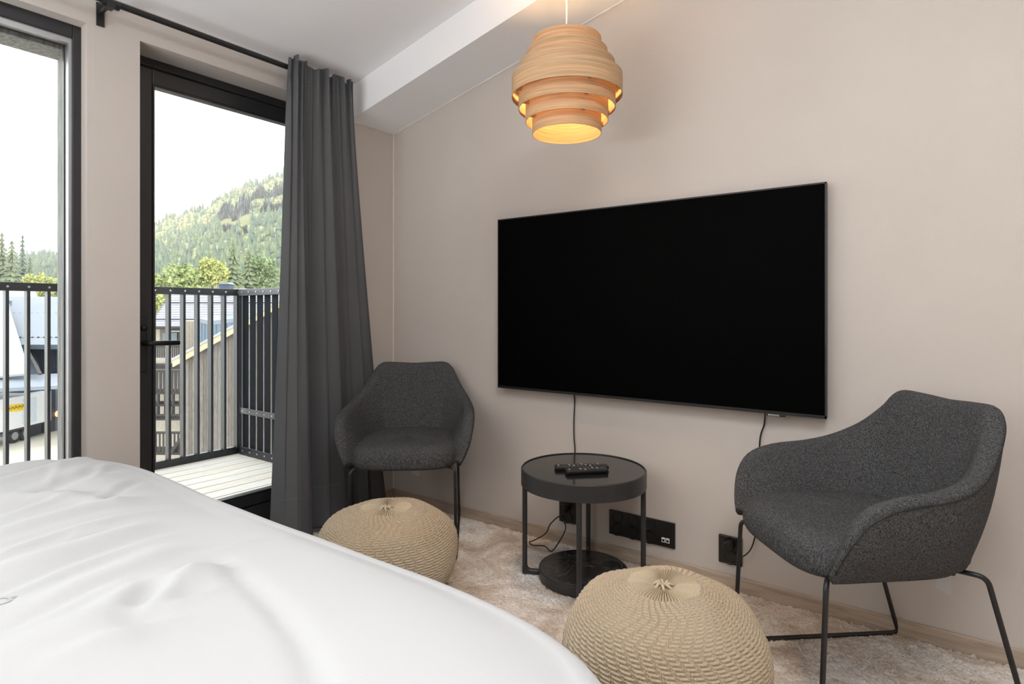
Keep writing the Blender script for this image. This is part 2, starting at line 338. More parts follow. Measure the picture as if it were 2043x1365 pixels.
# ------------------------------------------------------------------ bed and duvet
bed = thing('bed', 'wide bed under the white duvet, seen from its right corner', 'bed', (1.19, -2.6, 0))
m = MB(); m.span((.22, -3.6, .02), (2.13, -1.72, .30)); loc(m.build('bed_base', plain('grey_bed_base', lin(120, 116, 112), .9), bed, bevel=.03, seg=3), bed)
m = MB(); m.span((.2, -3.6, .30), (2.15, -1.70, .52)); loc(m.build('mattress', M_linen, bed, bevel=.06, seg=4), bed)
def duvet():
    cx, cy, hx, hy = 1.24, -2.66, 1.13, 1.15
    NT, NR = 480, 190
    th = np.linspace(0, 2*PI, NT, endpoint=False)
    n_ = 6.5
    rad = (np.abs(np.cos(th)/hx)**n_ + np.abs(np.sin(th)/hy)**n_)**(-1/n_)
    flat = 120; rr = np.concatenate([np.linspace(0.0, 1, flat), np.ones(NR - flat)])
    edge = np.concatenate([np.zeros(flat), np.linspace(0, 1, NR - flat + 1)[1:]])
    X = cx + np.outer(rr, rad*np.cos(th)); Y = cy + np.outer(rr, rad*np.sin(th))
    nx, ny = np.cos(th), np.sin(th)
    rb = .07; arc = rb*PI/2; tot = arc + .22
    e = edge*tot; a = np.clip(e/rb, 0, PI/2)
    off = rb*np.sin(a); dz = -rb*(1 - np.cos(a)) - np.clip(e - arc, 0, None)
    inset = rb
    X = X + np.outer(off - inset*np.minimum(rr, 1), nx); Y = Y + np.outer(off - inset*np.minimum(rr, 1), ny)
    dedge = (1 - rr)[:, None]*rad[None, :]
    puff = .040*(1 - np.exp(-dedge/.16))
    Z = .566 + dz[:, None] + puff + .035*np.clip((.9 - X)/.8, 0, 1)
    # long creases, each given by two ends on the bed, a width and a height
    def g(px, py, z=.6):
        t = (z - CAM[2])/((621.0 - py)/FPX); p = spot(px, py, t); return p[:2]
    L = [((0, 1075), (270, 985), .030, .017), ((0, 1145), (300, 1040), .035, .020), ((60, 1210), (360, 1090), .045, .026), ((120, 1268), (400, 1105), .05, .020),
         ((0, 975), (210, 905), .03, .018), ((60, 1000), (250, 930), .025, -.012), ((0, 1300), (330, 1265), .06, .012), ((330, 1268), (270, 1190), .03, -.006), ((0, 1005), (260, 1000), .035, .014),
         ((380, 1150), (470, 1120), .03, .012), ((260, 1215), (370, 1195), .03, .010), ((200, 1010), (250, 985), .018, -.010), ((150, 1075), (235, 1055), .02, -.014), ((250, 1210), (300, 1160), .022, -.018),
         ((290, 1170), (480, 1130), .05, .007), ((0, 935), (120, 925), .02, .012), ((0, 1110), (330, 1010), .014, .010), ((40, 1180), (350, 1060), .015, .011), ((10, 960), (180, 920), .012, .009), ((180, 960), (230, 925), .012, .009), ((230, 990), (290, 950), .012, -.008), ((300, 1220), (420, 1120), .016, .011), ((60, 1250), (300, 1150), .014, .010), ((400, 1090), (520, 1060), .016, .007), ((330, 1210), (440, 1175), .014, .009), ((90, 975), (140, 930), .010, .008), ((20, 1035), (200, 985), .013, .010), ((100, 1330), (380, 1240), .02, .011)]
    env = np.clip(dedge/.05, 0, 1)
    for (p, q, wd, am) in L:
        a0 = np.array(g(*p)); b0 = np.array(g(*q)); d = b0 - a0; ln = np.hypot(*d); d /= ln; nrm = np.array([-d[1], d[0]])
        u = (X - a0[0])*d[0] + (Y - a0[1])*d[1]; v = (X - a0[0])*nrm[0] + (Y - a0[1])*nrm[1] + .015*np.sin(u*9 + am*300)
        along = np.exp(-((u - ln*.45)/(ln*.5))**4)
        Z = Z + env*along*am*.72*(np.exp(-(v/wd)**2) - .45*np.exp(-((v - 1.7*wd)/(wd*1.2))**2))
    # quilted border: a soft valley curve
    C = [g(*p) for p in [(440, 1110), (520, 1175), (560, 1220), (600, 1275), (640, 1365)]]
    C = catmull([(c[0], c[1], 0) for c in C], 24); D = np.full(X.shape, 9.0)
    for c in C: D = np.minimum(D, np.hypot(X - c[0], Y - c[1]))
    Z = Z - env*.010*np.exp(-(D/.022)**2) - 0
    Z = Z + env*(.004*np.sin(5*X + 3*np.sin(4*Y)) + .003*np.sin(11*Y + 4*X))
    Z = Z + env*.0025*np.sin(23*X + 14*Y + 3*np.sin(9*X - 6*Y))*np.clip((1.5 - X)*1.2, 0, 1)
    # side drape waves
    wv = .012*np.sin(th*14 + 2*np.sin(th*5)); X = X + np.outer(edge, nx*wv); Y = Y + np.outer(edge, ny*wv)
    V = np.stack([X, Y, Z], -1).reshape(-1, 3); idx = np.arange(NR*NT).reshape(NR, NT); idn = np.roll(idx, -1, 1)
    Q = np.stack([idx[:-1], idn[:-1], idn[1:], idx[1:]], -1).reshape(-1, 4)
    return npmesh('duvet', V, Q, M_linen)
dv = duvet(); tag(dv, 'rumpled white duvet spread over the bed in the foreground', 'duvet')

def bed_print():
    def g(px, py, z=.63):
        t = (z - CAM[2])/((621.0 - py)/FPX); return spot(px, py, t)[:2]
    c = bpy.data.curves.new('print', 'FONT'); c.body = 'ou'; c.size = .095; c.align_x = 'RIGHT'
    o = bpy.data.objects.new('print', c); COL.objects.link(o); me = bpy.data.meshes.new_from_object(o.evaluated_get(bpy.context.evaluated_depsgraph_get())); bpy.data.objects.remove(o)
    bm = bmesh.new(); bm.from_mesh(me); bmesh.ops.triangulate(bm, faces=bm.faces); bmesh.ops.subdivide_edges(bm, edges=bm.edges, cuts=2, use_grid_fill=True)
    n = len(dv.data.vertices); D = np.empty(n*3, np.float32); dv.data.vertices.foreach_get('co', D); D = D.reshape(-1, 3); D = D[D[:, 2] > .5]
    a = np.array(g(38, 1152)); b = np.array(g(0, 1185)); ex = (a - b)/np.hypot(*(a - b)); ey = np.array([-ex[1], ex[0]])
    for v in bm.verts:
        p = a + ex*v.co.x + ey*v.co.y; k = np.argsort(((D[:, :2] - p)**2).sum(1))[:3]; v.co = (p[0], p[1], float(D[k, 2].mean()) + .0008)
    bm.to_mesh(me); bm.free(); me.materials.clear(); me.materials.append(plain('pale_grey_print', (.50, .505, .512, 1), .9)); o = bpy.data.objects.new('print', me); COL.objects.link(o); o.parent = dv; o['label'] = 'faint pale grey letters on the white duvet'
bed_print()

# ------------------------------------------------------------------ television
tv = thing('television', 'large flat black television hung on the beige wall', 'television', (1.552, 0, 1.13))
def tvm(name, a, b, mat, par=None, bevel=0): return MB().span(a, b).build(name, mat, par or tv, bevel=bevel)
HX, HZ = .7365, .4215
tvm('body', (-HX, -.046, -HZ), (HX, -.020, HZ), M_bezel, bevel=.002)
tvm('wall_bracket', (-.25, -.021, -.2), (.25, -.001, .2), M_plastic)
tvm('screen', (-HX + .006, -.0475, -HZ + .012), (HX - .006, -.045, HZ - .006), M_screen)
m = MB(); ring = [(-HX, -.049, -HZ), (HX, -.044, HZ)]
m.span((-HX, -.0495, -HZ), (HX, -.044, -HZ + .011)); m.span((-HX, -.0495, HZ - .005), (HX, -.044, HZ)); m.span((-HX, -.0495, -HZ), (-HX + .005, -.044, HZ)); m.span((HX - .005, -.0495, -HZ), (HX, -.044, HZ)); m.build('bezel', M_bezel, tv)
lg = tvm('logo_tab', (.535, -.05, -HZ - .008), (.60, -.03, -HZ + .001), M_plastic, bevel=.002)
def text(s, size, name, mat, par, loc_, rot, ext=.0004):
    c = bpy.data.curves.new(name, 'FONT'); c.body = s; c.size = size; c.extrude = ext; c.align_x = 'CENTER'; c.align_y = 'CENTER'
    o = bpy.data.objects.new(name, c); COL.objects.link(o); dg = bpy.context.evaluated_depsgraph_get(); me = bpy.data.meshes.new_from_object(o.evaluated_get(dg))
    bpy.data.objects.remove(o); me.materials.clear(); me.materials.append(mat); o = bpy.data.objects.new(name, me); COL.objects.link(o); o.parent = par; o.location = loc_; o.rotation_euler = rot; return o
text('SAMSUNG', .0085, 'lettering', M_white, lg, (.561, -.0507, -HZ - .0035), (PI/2, 0, 0))

# cables
def cable(name, label, pts, r=.0028):
    m = MB(); m.tube(catmull(pts, 90), r, 8); return tag(m.build(name, M_plastic, None, True), label, 'cable')
cable('power_cable', 'thin black cable hanging down behind the round side table', [(1.235, -.012, .715), (1.236, -.008, .66), (1.232, -.008, .58), (1.233, -.008, .5), (1.238, -.008, .44), (1.226, -.009, .37), (1.225, -.008, .30), (1.218, -.012, .235), (1.21, -.03, .175),
      (1.205, -.05, .155), (1.17, -.058, .13), (1.14, -.07, .095), (1.125, -.085, .055), (1.08, -.11, .022), (1.06, -.125, .012), (1.09, -.135, .008), (1.145, -.125, .014), (1.19, -.14, .006), (1.205, -.11, .03), (1.215, -.055, .085), (1.205, -.05, .12)])
cable('power_cable', 'thin black cable running from the television down behind the right armchair', [(2.075, -.012, .715), (2.07, -.008, .66), (2.055, -.008, .60), (2.05, -.007, .45), (2.05, -.008, .36), (2.046, -.010, .28), (2.03, -.02, .19), (2.005, -.04, .152), (1.975, -.045, .148)])

# ------------------------------------------------------------------ wall sockets
M_sock = plain('black_socket_plastic', (.008, .008, .008, 1), .35)
M_hole = plain('socket_hole', (.001, .001, .001, 1), .9)
M_pin = plain('socket_pin_metal', (.45, .43, .4, 1), .4, .8)
def outlet(par, x, z, r=.0205):
    m = MB(); m.lathe([(.0285, -.0), (.0285, .0025), (r + .002, .0025), (r, .001), (r, -.010), (0.0001, -.010)], 28)
    # turn the lathe so that its axis points out of the wall
    m.v = [(v[0], -v[2], v[1]) for v in m.v]; o = m.build('outlet', M_sock, par, True, sharp=35); o.location = (x, -.0115, z)
    for sx in (-1, 1): MB().tube([(sx*.0095, .0085, .0), (sx*.0095, .0100, 0)], .0026, 8).build('pin_hole', M_hole, o)
    for sz in (-.018, .018): MB().span((-.002, .004, sz - .0015), (.002, .010, sz + .0015)).build('earth_clip', M_pin, o)
def sock(x0, x1, z0, z1, label, cells):
    cx, cz = (x0 + x1)/2, (z0 + z1)/2; t = thing('wall_socket', label, 'wall socket', (cx, 0, cz))
    MB().span((x0 - cx, -.010, z0 - cz), (x1 - cx, 0, z1 - cz)).build('plate', M_sock, t, bevel=.003)
    for c in cells: outlet(t, c[0], c[1])
    return t
sk = sock(1.152, 1.24, .098, .205, 'black double wall socket behind the round side table', [(0, .026), (0, -.026)])
sk2 = sock(1.414, 1.718, .097, .205, 'wide black wall socket plate with two white data jacks', [(x, z) for x in (-.114, -.038, .038) for z in (.026, -.026)])
for dx in (-.009, .0095):
    j = MB().span((.112 + dx - .0078, -.0125, -.034), (.112 + dx + .0078, -.009, -.014)).build('data_jack', M_white, sk2, bevel=.001)
    MB().span((.112 + dx - .005, -.0130, -.030), (.112 + dx + .005, -.0118, -.021)).build('jack_opening', M_hole, j)
sk3 = sock(1.898, 1.988, .092, .203, 'black double wall socket beside the leg of the right armchair', [(0, .027), (0, -.027)])
tag(MB().lathe([(.0001, 0), (.019, 0), (.019, .03), (.015, .04), (.0001, .04)], 20).build('power_plug', M_plastic), None)
pg = bpy.data.objects['power_plug']; pg.rotation_euler = (PI/2, 0, 0); pg.location = (1.944, -.011, .1745); tag(pg, 'round black plug in the socket beside the right armchair', 'plug')
pg2 = clone(pg, None, (1.197, -.011, .1775)); tag(pg2, 'round black plug in the socket behind the side table', 'plug')

# ------------------------------------------------------------------ side table
TB = thing('side_table', 'round black metal side table with glass top beside the wall', 'table', (1.428, -.268, -.003))
M_gtop = plain('black_glass_top', (.012, .012, .013, 1), .12, 0, .5, .05); M_rim = plain('table_black_steel', (.03, .03, .031, 1), .42, .1)
R_ = .255
m = MB(); m.lathe([(R_, .387), (R_, .450), (R_ - .003, .453), (R_ - .006, .453), (R_ - .006, .445), (R_ - .006, .387)], 96, closed=True); m.build('rim', M_rim, TB, True, sharp=40)
m = MB(); m.lathe([(.0001, .449), (R_ - .0065, .449), (R_ - .0065, .44), (.0001, .44)], 96); m.build('glass_top', M_gtop, TB, True, sharp=40)
RD = .182
m = MB(); m.lathe([(.0001, .006), (RD, .006), (RD, .040), (RD - .003, .0425), (RD - .006, .0425), (RD - .006, .040)], 80); m.build('base_disc', M_rim, TB, True, sharp=40)
Mm = Mat('black_marble', (.012, .012, .012, 1), .25); co = Mm.coord(); v_ = Mm.noise(co, 5, 8, .7, 2.5)
Mm.color(Mm.ramp(v_, [(.42, (.008, .008, .008, 1)), (.495, (.02, .02, .02, 1)), (.505, (.10, .10, .10, 1)), (.52, (.012, .012, .012, 1))]))
m = MB(); m.lathe([(.0001, .0418), (RD - .006, .0418), (RD - .006, .030), (.0001, .030)], 80); m.build('marble_inlay', Mm.m, TB, True, sharp=40)
for k, a in enumerate((207, 296, 27, 114)):
    a = math.radians(a); c, s = math.cos(a), math.sin(a); rl = R_ - .013
    m = MB(); m.tube(round_path([(rl*c, rl*s, .445), (rl*c, rl*s, .0125), ((RD - .01)*c, (RD - .01)*s, .0125)], .045, 7), .0105, 12)
    g = .045; m.prism([(rl*c + .009*c, rl*s + .009*s, .003), (rl*c + .009*c, rl*s + .009*s, .05), ((rl - .004)*c, (rl - .004)*s, .05), ((rl - .012)*c, (rl - .012)*s, .03), ((rl - .03)*c, (rl - .03)*s, .012), ((rl - .05)*c, (rl - .05)*s, .004)], (-.008*s, .008*c, 0))
    m.build('leg', M_rim, TB, True, sharp=40)

# remote controls on the table
M_btn = plain('remote_button', (.06, .06, .062, 1), .5); M_btn2 = plain('grey_remote_button', (.35, .35, .36, 1), .4)
def remote(label, a, b, wdt, nb, name='remote_control'):
    a = np.array(a); b = np.array(b); d = b - a; L = np.hypot(*d); rz = math.atan2(d[1], d[0]); c = (a + b)/2
    t = thing(name, label, 'remote control', (c[0], c[1], .4465), rz)
    o = MB().span((-L/2, -wdt/2, 0), (L/2, wdt/2, .018)).build('body', M_plastic, t, bevel=.007, seg=3)
    for i in range(nb):
        for j in (-1, 0, 1):
            MB().lathe([(.0044, 0), (.0044, .0012), (.0035, .0022), (.0001, .0022)], 10, (-L/2 + .06 + i*(L - .085)/nb, j*wdt*.27, .0175)).build('button', M_btn if (i + j) % 4 else M_btn2, t, True)
    MB().span((-L/2 + .012, -.008, .0178), (-L/2 + .018, .008, .0186)).build('indicator', M_btn2, t)
remote('long black remote control with many buttons lying behind the shorter one', (1.345, -.355), (1.515, -.215), .042, 8)
remote('shorter black remote control lying nearest on the round table', (1.415, -.385), (1.535, -.262), .040, 5)

# ------------------------------------------------------------------ armchairs
def armchair(label):
    root = thing('armchair', label, 'chair', (0, 0, 0), 0, 'charcoal armchairs by the wall')
    half = [((.258, -.280, .425), (.250, -.262, .408)), ((.284, -.272, .48), (.253, -.228, .409)), ((.307, -.250, .548), (.256, -.18, .411)), ((.318, -.205, .603), (.257, -.12, .412)), ((.320, -.12, .632), (.255, -.04, .412)),
            ((.314, .0, .645), (.247, .03, .412)), ((.297, .09, .668), (.228, .08, .412)), ((.262, .165, .712), (.208, .125, .412)), ((.230, .218, .765), (.18, .16, .412)), ((.203, .25, .808), (.155, .178, .412)),
            ((.165, .270, .829), (.12, .19, .412)), ((.09, .282, .828), (.07, .197, .412)), ((0, .288, .823), (0, .2, .412))]
    full = [((-a[0], a[1], a[2]), (-b[0], b[1], b[2])) for a, b in half] + half[-2::-1]
    N = 91; R = catmull([f[0] for f in full], N); B = catmull([f[1] for f in full], N); T = .052
    rows = []
    for i in range(N):
        r, b = R[i], B[i]
        a = R[max(i - 1, 0)]*.5 + B[max(i - 1, 0)]*.5; c = R[min(i + 1, N - 1)]*.5 + B[min(i + 1, N - 1)]*.5
        tg = c - a; upv = r - b; L = np.linalg.norm(upv); u = upv/max(L, 1e-6)
        nin = np.cross(np.array([0, 0, 1.0]), np.array([tg[0], tg[1], 0])); nin /= max(np.linalg.norm(nin), 1e-6)
        ctr = np.array([0, -.02, 0]) - np.array([r[0], r[1], 0])
        if nin @ ctr < 0: nin = -nin
        edge = min(i, N - 1 - i)/(N/2); tt = T*(.8 + .2*min(1, edge*6))
        row = []
        for q in np.linspace(0, 1, 11)[:-1]:
            bul = .012*math.sin(PI*q)*min(1, L/.2); row.append(b + (r - u*tt*.45 - b)*q - nin*bul)
        for q in np.linspace(0, PI, 9):
            row.append(r - u*tt*.45 + u*tt*.45*math.sin(q) + nin*tt*.5*(1 - math.cos(q)))
        low = b + nin*(tt + .012) + np.array([0, 0, .04])
        s0 = r - u*tt*.45 + nin*tt
        for q in np.linspace(0, 1, 9)[1:]: row.append(s0 + (low - s0)*q + nin*.006*math.sin(PI*q))
        rows.append(row)
    m = MB(); m.grid(rows, False, True)
    n0 = len(rows[0]); m.f.append(tuple(range(n0))); m.f.append(tuple((N - 1)*n0 + k for k in range(n0)))
    m.build('shell', M_charcoal, root, True)
    sm = MB(); sm.tube([rows[i][10] + (rows[i][10] - rows[i][14])*.012 for i in range(2, N - 2)], .0016, 5); sm.build('rim_seam', M_black, root, True)
    # seat cushion : rounded slab with a rolled front
    prof = [(.60, .412), (.90, .412), (.965, .416), (.992, .428), (1.0, .446), (.992, .468), (.955, .486), (.88, .497), (.6, .502), (.3, .503), (.0, .503)]
    P = []; n = 96
    for k, z in prof:
        row = []
        for j in range(n):
            a = 2*PI*j/n; ca, sa = math.cos(a), math.sin(a); e = 4.2
            rr = (abs(ca)**e + abs(sa)**e)**(-1/e)
            hx = .246; y = sa*rr
            hw = hx*(1 - .05*(y + 1)/2)
            yy = -.035 + y*(.268 if y < 0 else .222)
            zz = z - (.020*max(0, -y - .2) if z < .45 else 0) + (.010*(1 - (ca*rr)**2)*k if z > .45 else 0) - (.012*max(0, -y - .3) if z > .45 else 0)
            row.append((ca*rr*hw*k, -.035 + (yy + .035)*k, zz))
        P.append(row)
    m = MB(); m.grid(P, False, True); m.f.append(tuple(range(n))); m.build('seat', M_charcoal, root, True)
    # sled legs of bent rod
    wb, wt, db, dt, of, zt = .467, .457, .568, .433, .049, .400
    for s in (-1, 1):
        ft = (s*wt/2, -dt/2 - of, zt); fb = (s*wb/2, -db/2, .0045); bb = (s*wb/2, db/2, .0045); bt = (s*wt/2, dt/2 - of, zt)
        pts = round_path([(s*(wt/2 - .05), -dt/2 - of + .04, zt), ft, fb, bb, bt, (s*(wt/2 - .05), dt/2 - of - .05, zt)], .024, 6)
        m = MB(); m.tube(pts, .0068, 10); m.build('sled_leg', M_black, root, True)
    m = MB(); m.tube([(-.2, -.16, .400), (.2, -.16, .400)], .007, 8); m.tube([(-.2, .1, .400), (.2, .1, .400)], .007, 8); m.build('seat_crossbar', M_black, root, True)
    M_tag = Mat('care_tag_print', (.7, .7, .7, 1), .8); co = M_tag.coord('Object', (1, 1, 1)); wv = M_tag.n.new('ShaderNodeTexWave'); wv.inputs['Scale'].default_value = 95; wv.bands_direction = 'Z'; wv.inputs['Distortion'].default_value = 1.5; wv.inputs['Detail Scale'].default_value = 60
    M_tag.t.links.new(co, wv.inputs['Vector']); M_tag.color(M_tag.ramp(wv.outputs['Fac'], [(.45, (.72, .72, .72, 1)), (.6, (.38, .38, .38, 1))]))
    tg = MB(); tg.grid([[(x_, .0 + .004*math.sin(q*3), -q*.074 - (.012*(x_ + .022)/.03 if q == 1 else 0)) for q in (0, .33, .66, 1)] for x_ in (-.017, .017)])
    o = tg.build('care_tag', M_tag.m, root); sd = o.modifiers.new('t', 'SOLIDIFY'); sd.thickness = .0008
    o['label'] = 'white printed care tag hanging under the seat'
    return root
ch = armchair('charcoal fabric armchair in the corner beside the dark curtain')
ch2 = copy_tree(ch)
ch.location = (.53, -.38, -.004); ch.rotation_euler.z = math.radians(40.0)
ch2.location = (2.437, -.370, -.004); ch2.rotation_euler.z = math.radians(-49); ch2.scale = (1.012, 1.012, 1.012); tag(ch2, 'charcoal fabric armchair at the right, beyond the television')
for c_, p_, r_ in ((ch, (.035, -.06, .398), -.1), (ch2, (.10, .16, .385), .86)):
    for k in c_.children:
        if k.name.startswith('care_tag'): k.location = p_; k.rotation_euler.z = r_

# ------------------------------------------------------------------ knitted poufs
M_knit = Mat('beige_knit_yarn', lin(190, 173, 149), .95, 0, .1); co = M_knit.coord()
M_knit.color(M_knit.mix(M_knit.ramp(M_knit.noise(co, 2.6, 3), [(.35, (0, 0, 0, 1)), (.7, (.8, .8, .8, 1))]), M_knit.ramp(M_knit.noise(co, 420, 2), [(.3, lin(154, 136, 112)), (.7, lin(204, 187, 162))]), lin(190, 176, 156)))
M_knit.bump(M_knit.noise(co, 700, 2), .3, .002)
M_knit2 = plain('pale_knit_yarn', lin(192, 176, 151), .95, 0, .1, .1, 300, .3, 600)
def pouf(label):
    root = thing('pouf', label, 'pouf', (0, 0, 0), 0, 'round beige knitted poufs')
    R, H = .268, .335
    # profile : arc length samples from the top centre to the floor
    pts = []
    for q in np.linspace(0, 1, 400):
        a = PI*q*.93
        r = R*math.sin(a)**.80 if a < PI else 0
        z = H*.5 + H*.5*math.copysign(abs(math.cos(a))**.86, math.cos(a))
        z -= .014*math.exp(-(r/.045)**2) if q < .5 else 0
        pts.append((r, z))
    pts = np.array(pts); d = np.concatenate([[0], np.cumsum(np.hypot(*np.diff(pts, axis=0).T))]); tot = d[-1]
    row = .0088; NVV = 500; NU = 1012; v = np.linspace(.002, tot, NVV); r = np.interp(v, d, pts[:, 0]); z = np.interp(v, d, pts[:, 1])
    dr = np.gradient(r, v); dzz = np.gradient(z, v); nr, nz = -dzz, dr; ln = np.hypot(nr, nz); nr /= ln; nz /= ln
    nr, nz = np.where(True, nr, nr), np.where(True, nz, nz); 
    if nz[5] < 0: nr, nz = -nr, -nz
    u = np.linspace(0, 1, NU, endpoint=False); U, Vv = np.meshgrid(u, v); I = np.floor(Vv/row); fr = Vv/row - I
    NB = 46
    zig = np.where(np.mod(np.floor(I/9), 2) == 0, np.mod(I, 9), 9 - np.mod(I, 9))*.2
    ph = np.mod(U*NB + zig, 1.0)
    rib = np.clip(1 - (2*fr - 1)**2, 0, 1)**.6; tw = .22*np.abs(np.sin(2*PI*(U*NB*7 + .5*np.mod(I, 2) + .35*fr)))
    horiz = rib*(1 - .35*tw)
    vr = np.abs(np.sin(PI*(ph - .68)/.16)); vert = vr*(.85 + .15*np.sin(2*PI*fr))
    h = np.where(ph < .68, horiz, vert*1.15 + .08)*.0078
    top = Vv < .098
    cap = np.abs(np.sin(PI*U*75 + .5*np.sin(U*2*PI*7)))**.8*.0095*np.clip(Vv/.05, 0.15, 1)*(1 + .15*np.sin(2*PI*U*9)) + .010*np.exp(-((Vv - .008)/.012)**2)
    h = np.where(top, cap, h) + np.clip((Vv - .06)/.15, 0, 1)*(.004*np.sin(2*PI*(3*U + Vv*4)) + .003*np.sin(2*PI*(5*U - Vv*3)))
    Rr = r[:, None] + nr[:, None]*h; Zz = z[:, None] + nz[:, None]*h
    P = np.stack([Rr*np.cos(2*PI*U), Rr*np.sin(2*PI*U), Zz], -1)
    k = int(np.searchsorted(v, .098))
    def part(name, a, b, mat):
        Pv = P[a:b + 1]; n = len(Pv); idx = np.arange(n*NU).reshape(n, NU); idn = np.roll(idx, -1, 1)
        Q = np.stack([idx[:-1], idx[1:], idn[1:], idn[:-1]], -1).reshape(-1, 4); return npmesh(name, Pv.reshape(-1, 3), Q, mat, root)
    part('knit_cover', k, NVV - 1, M_knit.m); part('gathered_top', 0, k, M_knit2)
    m = MB()
    for j in range(7):
        a = j*2*PI/7; m.tube([(.002*math.cos(a), .002*math.sin(a), H - .004), (.016*math.cos(a), .016*math.sin(a), H + .0035), (.034*math.cos(a + .3), .034*math.sin(a + .3), H - .008)], .0042, 8)
    m.build('centre_knot', M_knit2, root, True)
    return root
pf = pouf('beige knitted pouf between the curtain and the bed edge')
pf2 = copy_tree(pf)
pf.location = (.875, -.835, -.006); pf.rotation_euler.z = .8
pf2.location = (2.015, -.868, -.006); pf2.rotation_euler = (0, 0, 2.2); pf2.scale = (.975, .975, 1.07); tag(pf2, 'beige knitted pouf in front of the side table, at the bed corner')

# ------------------------------------------------------------------ pendant lamp
LX, LY = 1.501, -.52
lamp = thing('pendant_lamp', 'pendant lamp of stacked pale wood veneer rings, lit warm', 'lamp', (LX, LY, 1.752))
Mv = Mat('ash_veneer', lin(222, 190, 150), .6, 0, .2); co = Mv.coord('Object', (1, 1, 60)); gr = Mv.noise(co, 5, 4, .6, .3)
vc = Mv.ramp(gr, [(.3, lin(178, 144, 106)), (.65, lin(212, 182, 146))]); Mv.color(vc)
nt = Mv.t; tl = Mv.n.new('ShaderNodeBsdfTranslucent'); nt.links.new(vc, tl.inputs[0]); mx = Mv.n.new('ShaderNodeMixShader'); mx.inputs[0].default_value = .22
nt.links.new(Mv.b.outputs[0], mx.inputs[1]); nt.links.new(tl.outputs[0], mx.inputs[2]); nt.links.new(mx.outputs[0], Mv.n['Material Output'].inputs[0])
rad = [.127, .149, .176, .203, .178, .152, .127]
for k in range(7):
    zb = .266 - k*.0455; r = rad[k]; hgt = .074
    m = MB(); m.lathe([(r, zb), (r, zb + hgt), (r - .0022, zb + hgt), (r - .0022, zb)], 96, closed=True)
    m.build('veneer_ring', Mv.m, lamp, True, sharp=40)
M_sp = plain('spacer_wood', lin(170, 120, 80), .6)
for k in range(6):
    ra, rb = rad[k], rad[k + 1]; zt_ = .266 - k*.0455 + (.010 if ra > rb else .014); rm = (ra + rb)/2 - .0011
    for j in range(4):
        a = PI/4 + j*PI/2 + .2; MB().box((rm*math.cos(a), rm*math.sin(a), zt_), (abs(ra - rb) - .0034, .010, .012), a).build('spacer_block', M_sp, lamp)
m = MB(); m.tube([(0, 0, .345), (0, 0, zc(LX) - 1.752 - .02)], .0032, 8); m.build('cord', M_white, lamp, True)
m = MB(); m.lathe([(.0001, .36), (.018, .36), (.021, .345), (.021, .285), (.0001, .285)], 24); m.build('lamp_holder', M_white, lamp, True, sharp=40)
m = MB(); 
for j in range(3):
    a = j*2*PI/3; m.tube([(0, 0, .345), (.124*math.cos(a), .124*math.sin(a), .335)], .002, 6)
m.build('hanger_wire', M_white, lamp, True)
m = MB(); m.lathe([(.0001, .0), (.05, .0), (.05, -.03), (.0001, -.035)], 24, (0, 0, zc(LX) - 1.752 + .0)); m.build('ceiling_cup', M_white, lamp, True, sharp=40)
Mb = Mat('lit_bulb', (1, .9, .7, 1), .5); Mb.b.inputs['Emission Color'].default_value = (1, .72, .40, 1); Mb.b.inputs['Emission Strength'].default_value = 25
m = MB(); m.lathe([(.0001, .188), (.016, .192), (.027, .205), (.030, .222), (.026, .24), (.016, .262), (.014, .285), (.0001, .285)], 24); bulb = m.build('bulb', Mb.m, lamp, True)
pl_ = bpy.data.lights.new('bulb_light', 'POINT'); pl_.energy = 72; pl_.color = (1, .60, .25); pl_.shadow_soft_size = .032
po = bpy.data.objects.new('bulb_light', pl_); COL.objects.link(po); po.parent = lamp; po.location = (0, 0, .225)
bulb.visible_shadow = True
#@@OUTSIDE
# ------------------------------------------------------------------ balcony
M_deckw = [wood('deck_wood_%s' % n, lin(*d), lin(*l), 'Y', 1.0, .75, .2, lin(120, 96, 72)) for n, d, l in (('pale', (205, 199, 190), (231, 227, 221)), ('light', (208, 201, 192), (233, 229, 223)), ('warm', (205, 196, 184), (229, 222, 213)))]
M_rail = plain('dark_grey_rail_paint', (.03, .032, .037, 1), .35, .2)
M_bolt = plain('zinc_bolt', (.6, .6, .6, 1), .35, .7)
deck = thing('balcony_deck', 'pale wooden plank deck of the balcony outside the door', 'deck', (-.86, -1.7, .1))
k = 0; xx = -.385
while xx > -1.36:
    m = MB(); m.span((-.0545, -1.75, -.028), (.0545, 1.55, 0)); o = m.build('plank', M_deckw[k % 3], deck, bevel=.003); o.location = (xx + .86 - .056, 0, 0); xx -= .117; k += 1
m = MB(); m.span((-.5, -1.7, -.2), (.47, 1.5, -.03)); m.build('joist', M_grey_pl, deck)
RX, RY = -1.36, -.19
rf = thing('balcony_railing', 'dark metal balcony railing of upright flat bars facing the hill', 'railing', (RX, RY, .1))
m = MB(); m.span((-.035, -3.6, 1.10), (.035, .02, 1.145)); m.build('top_rail', M_rail, rf, bevel=.003)
m = MB(); m.span((-.03, -3.6, -.005), (.01, .02, .048)); m.build('bottom_rail', M_rail, rf, bevel=.003)
bar = MB().span((-.018, -.0075, .04), (.033, .0075, 1.11)).build('baluster', M_rail, rf, bevel=.002); bar.location = (0, -.029, 0)
for k in range(1, 39): clone(bar, rf, (0, -.029 - .0893*k, 0))
m = MB()
for k in range(39): m.lathe([(.0001, 0), (.006, 0), (.006, -.003), (.0001, -.004)], 8, (0, 0, 0)); m.v[-32:] = [(.036 - v[2]*1, -.029 - .0893*k + v[0], 1.122 + v[1]) for v in m.v[-32:]]
tag(m.build('bolts', M_bolt, rf), kind='stuff')
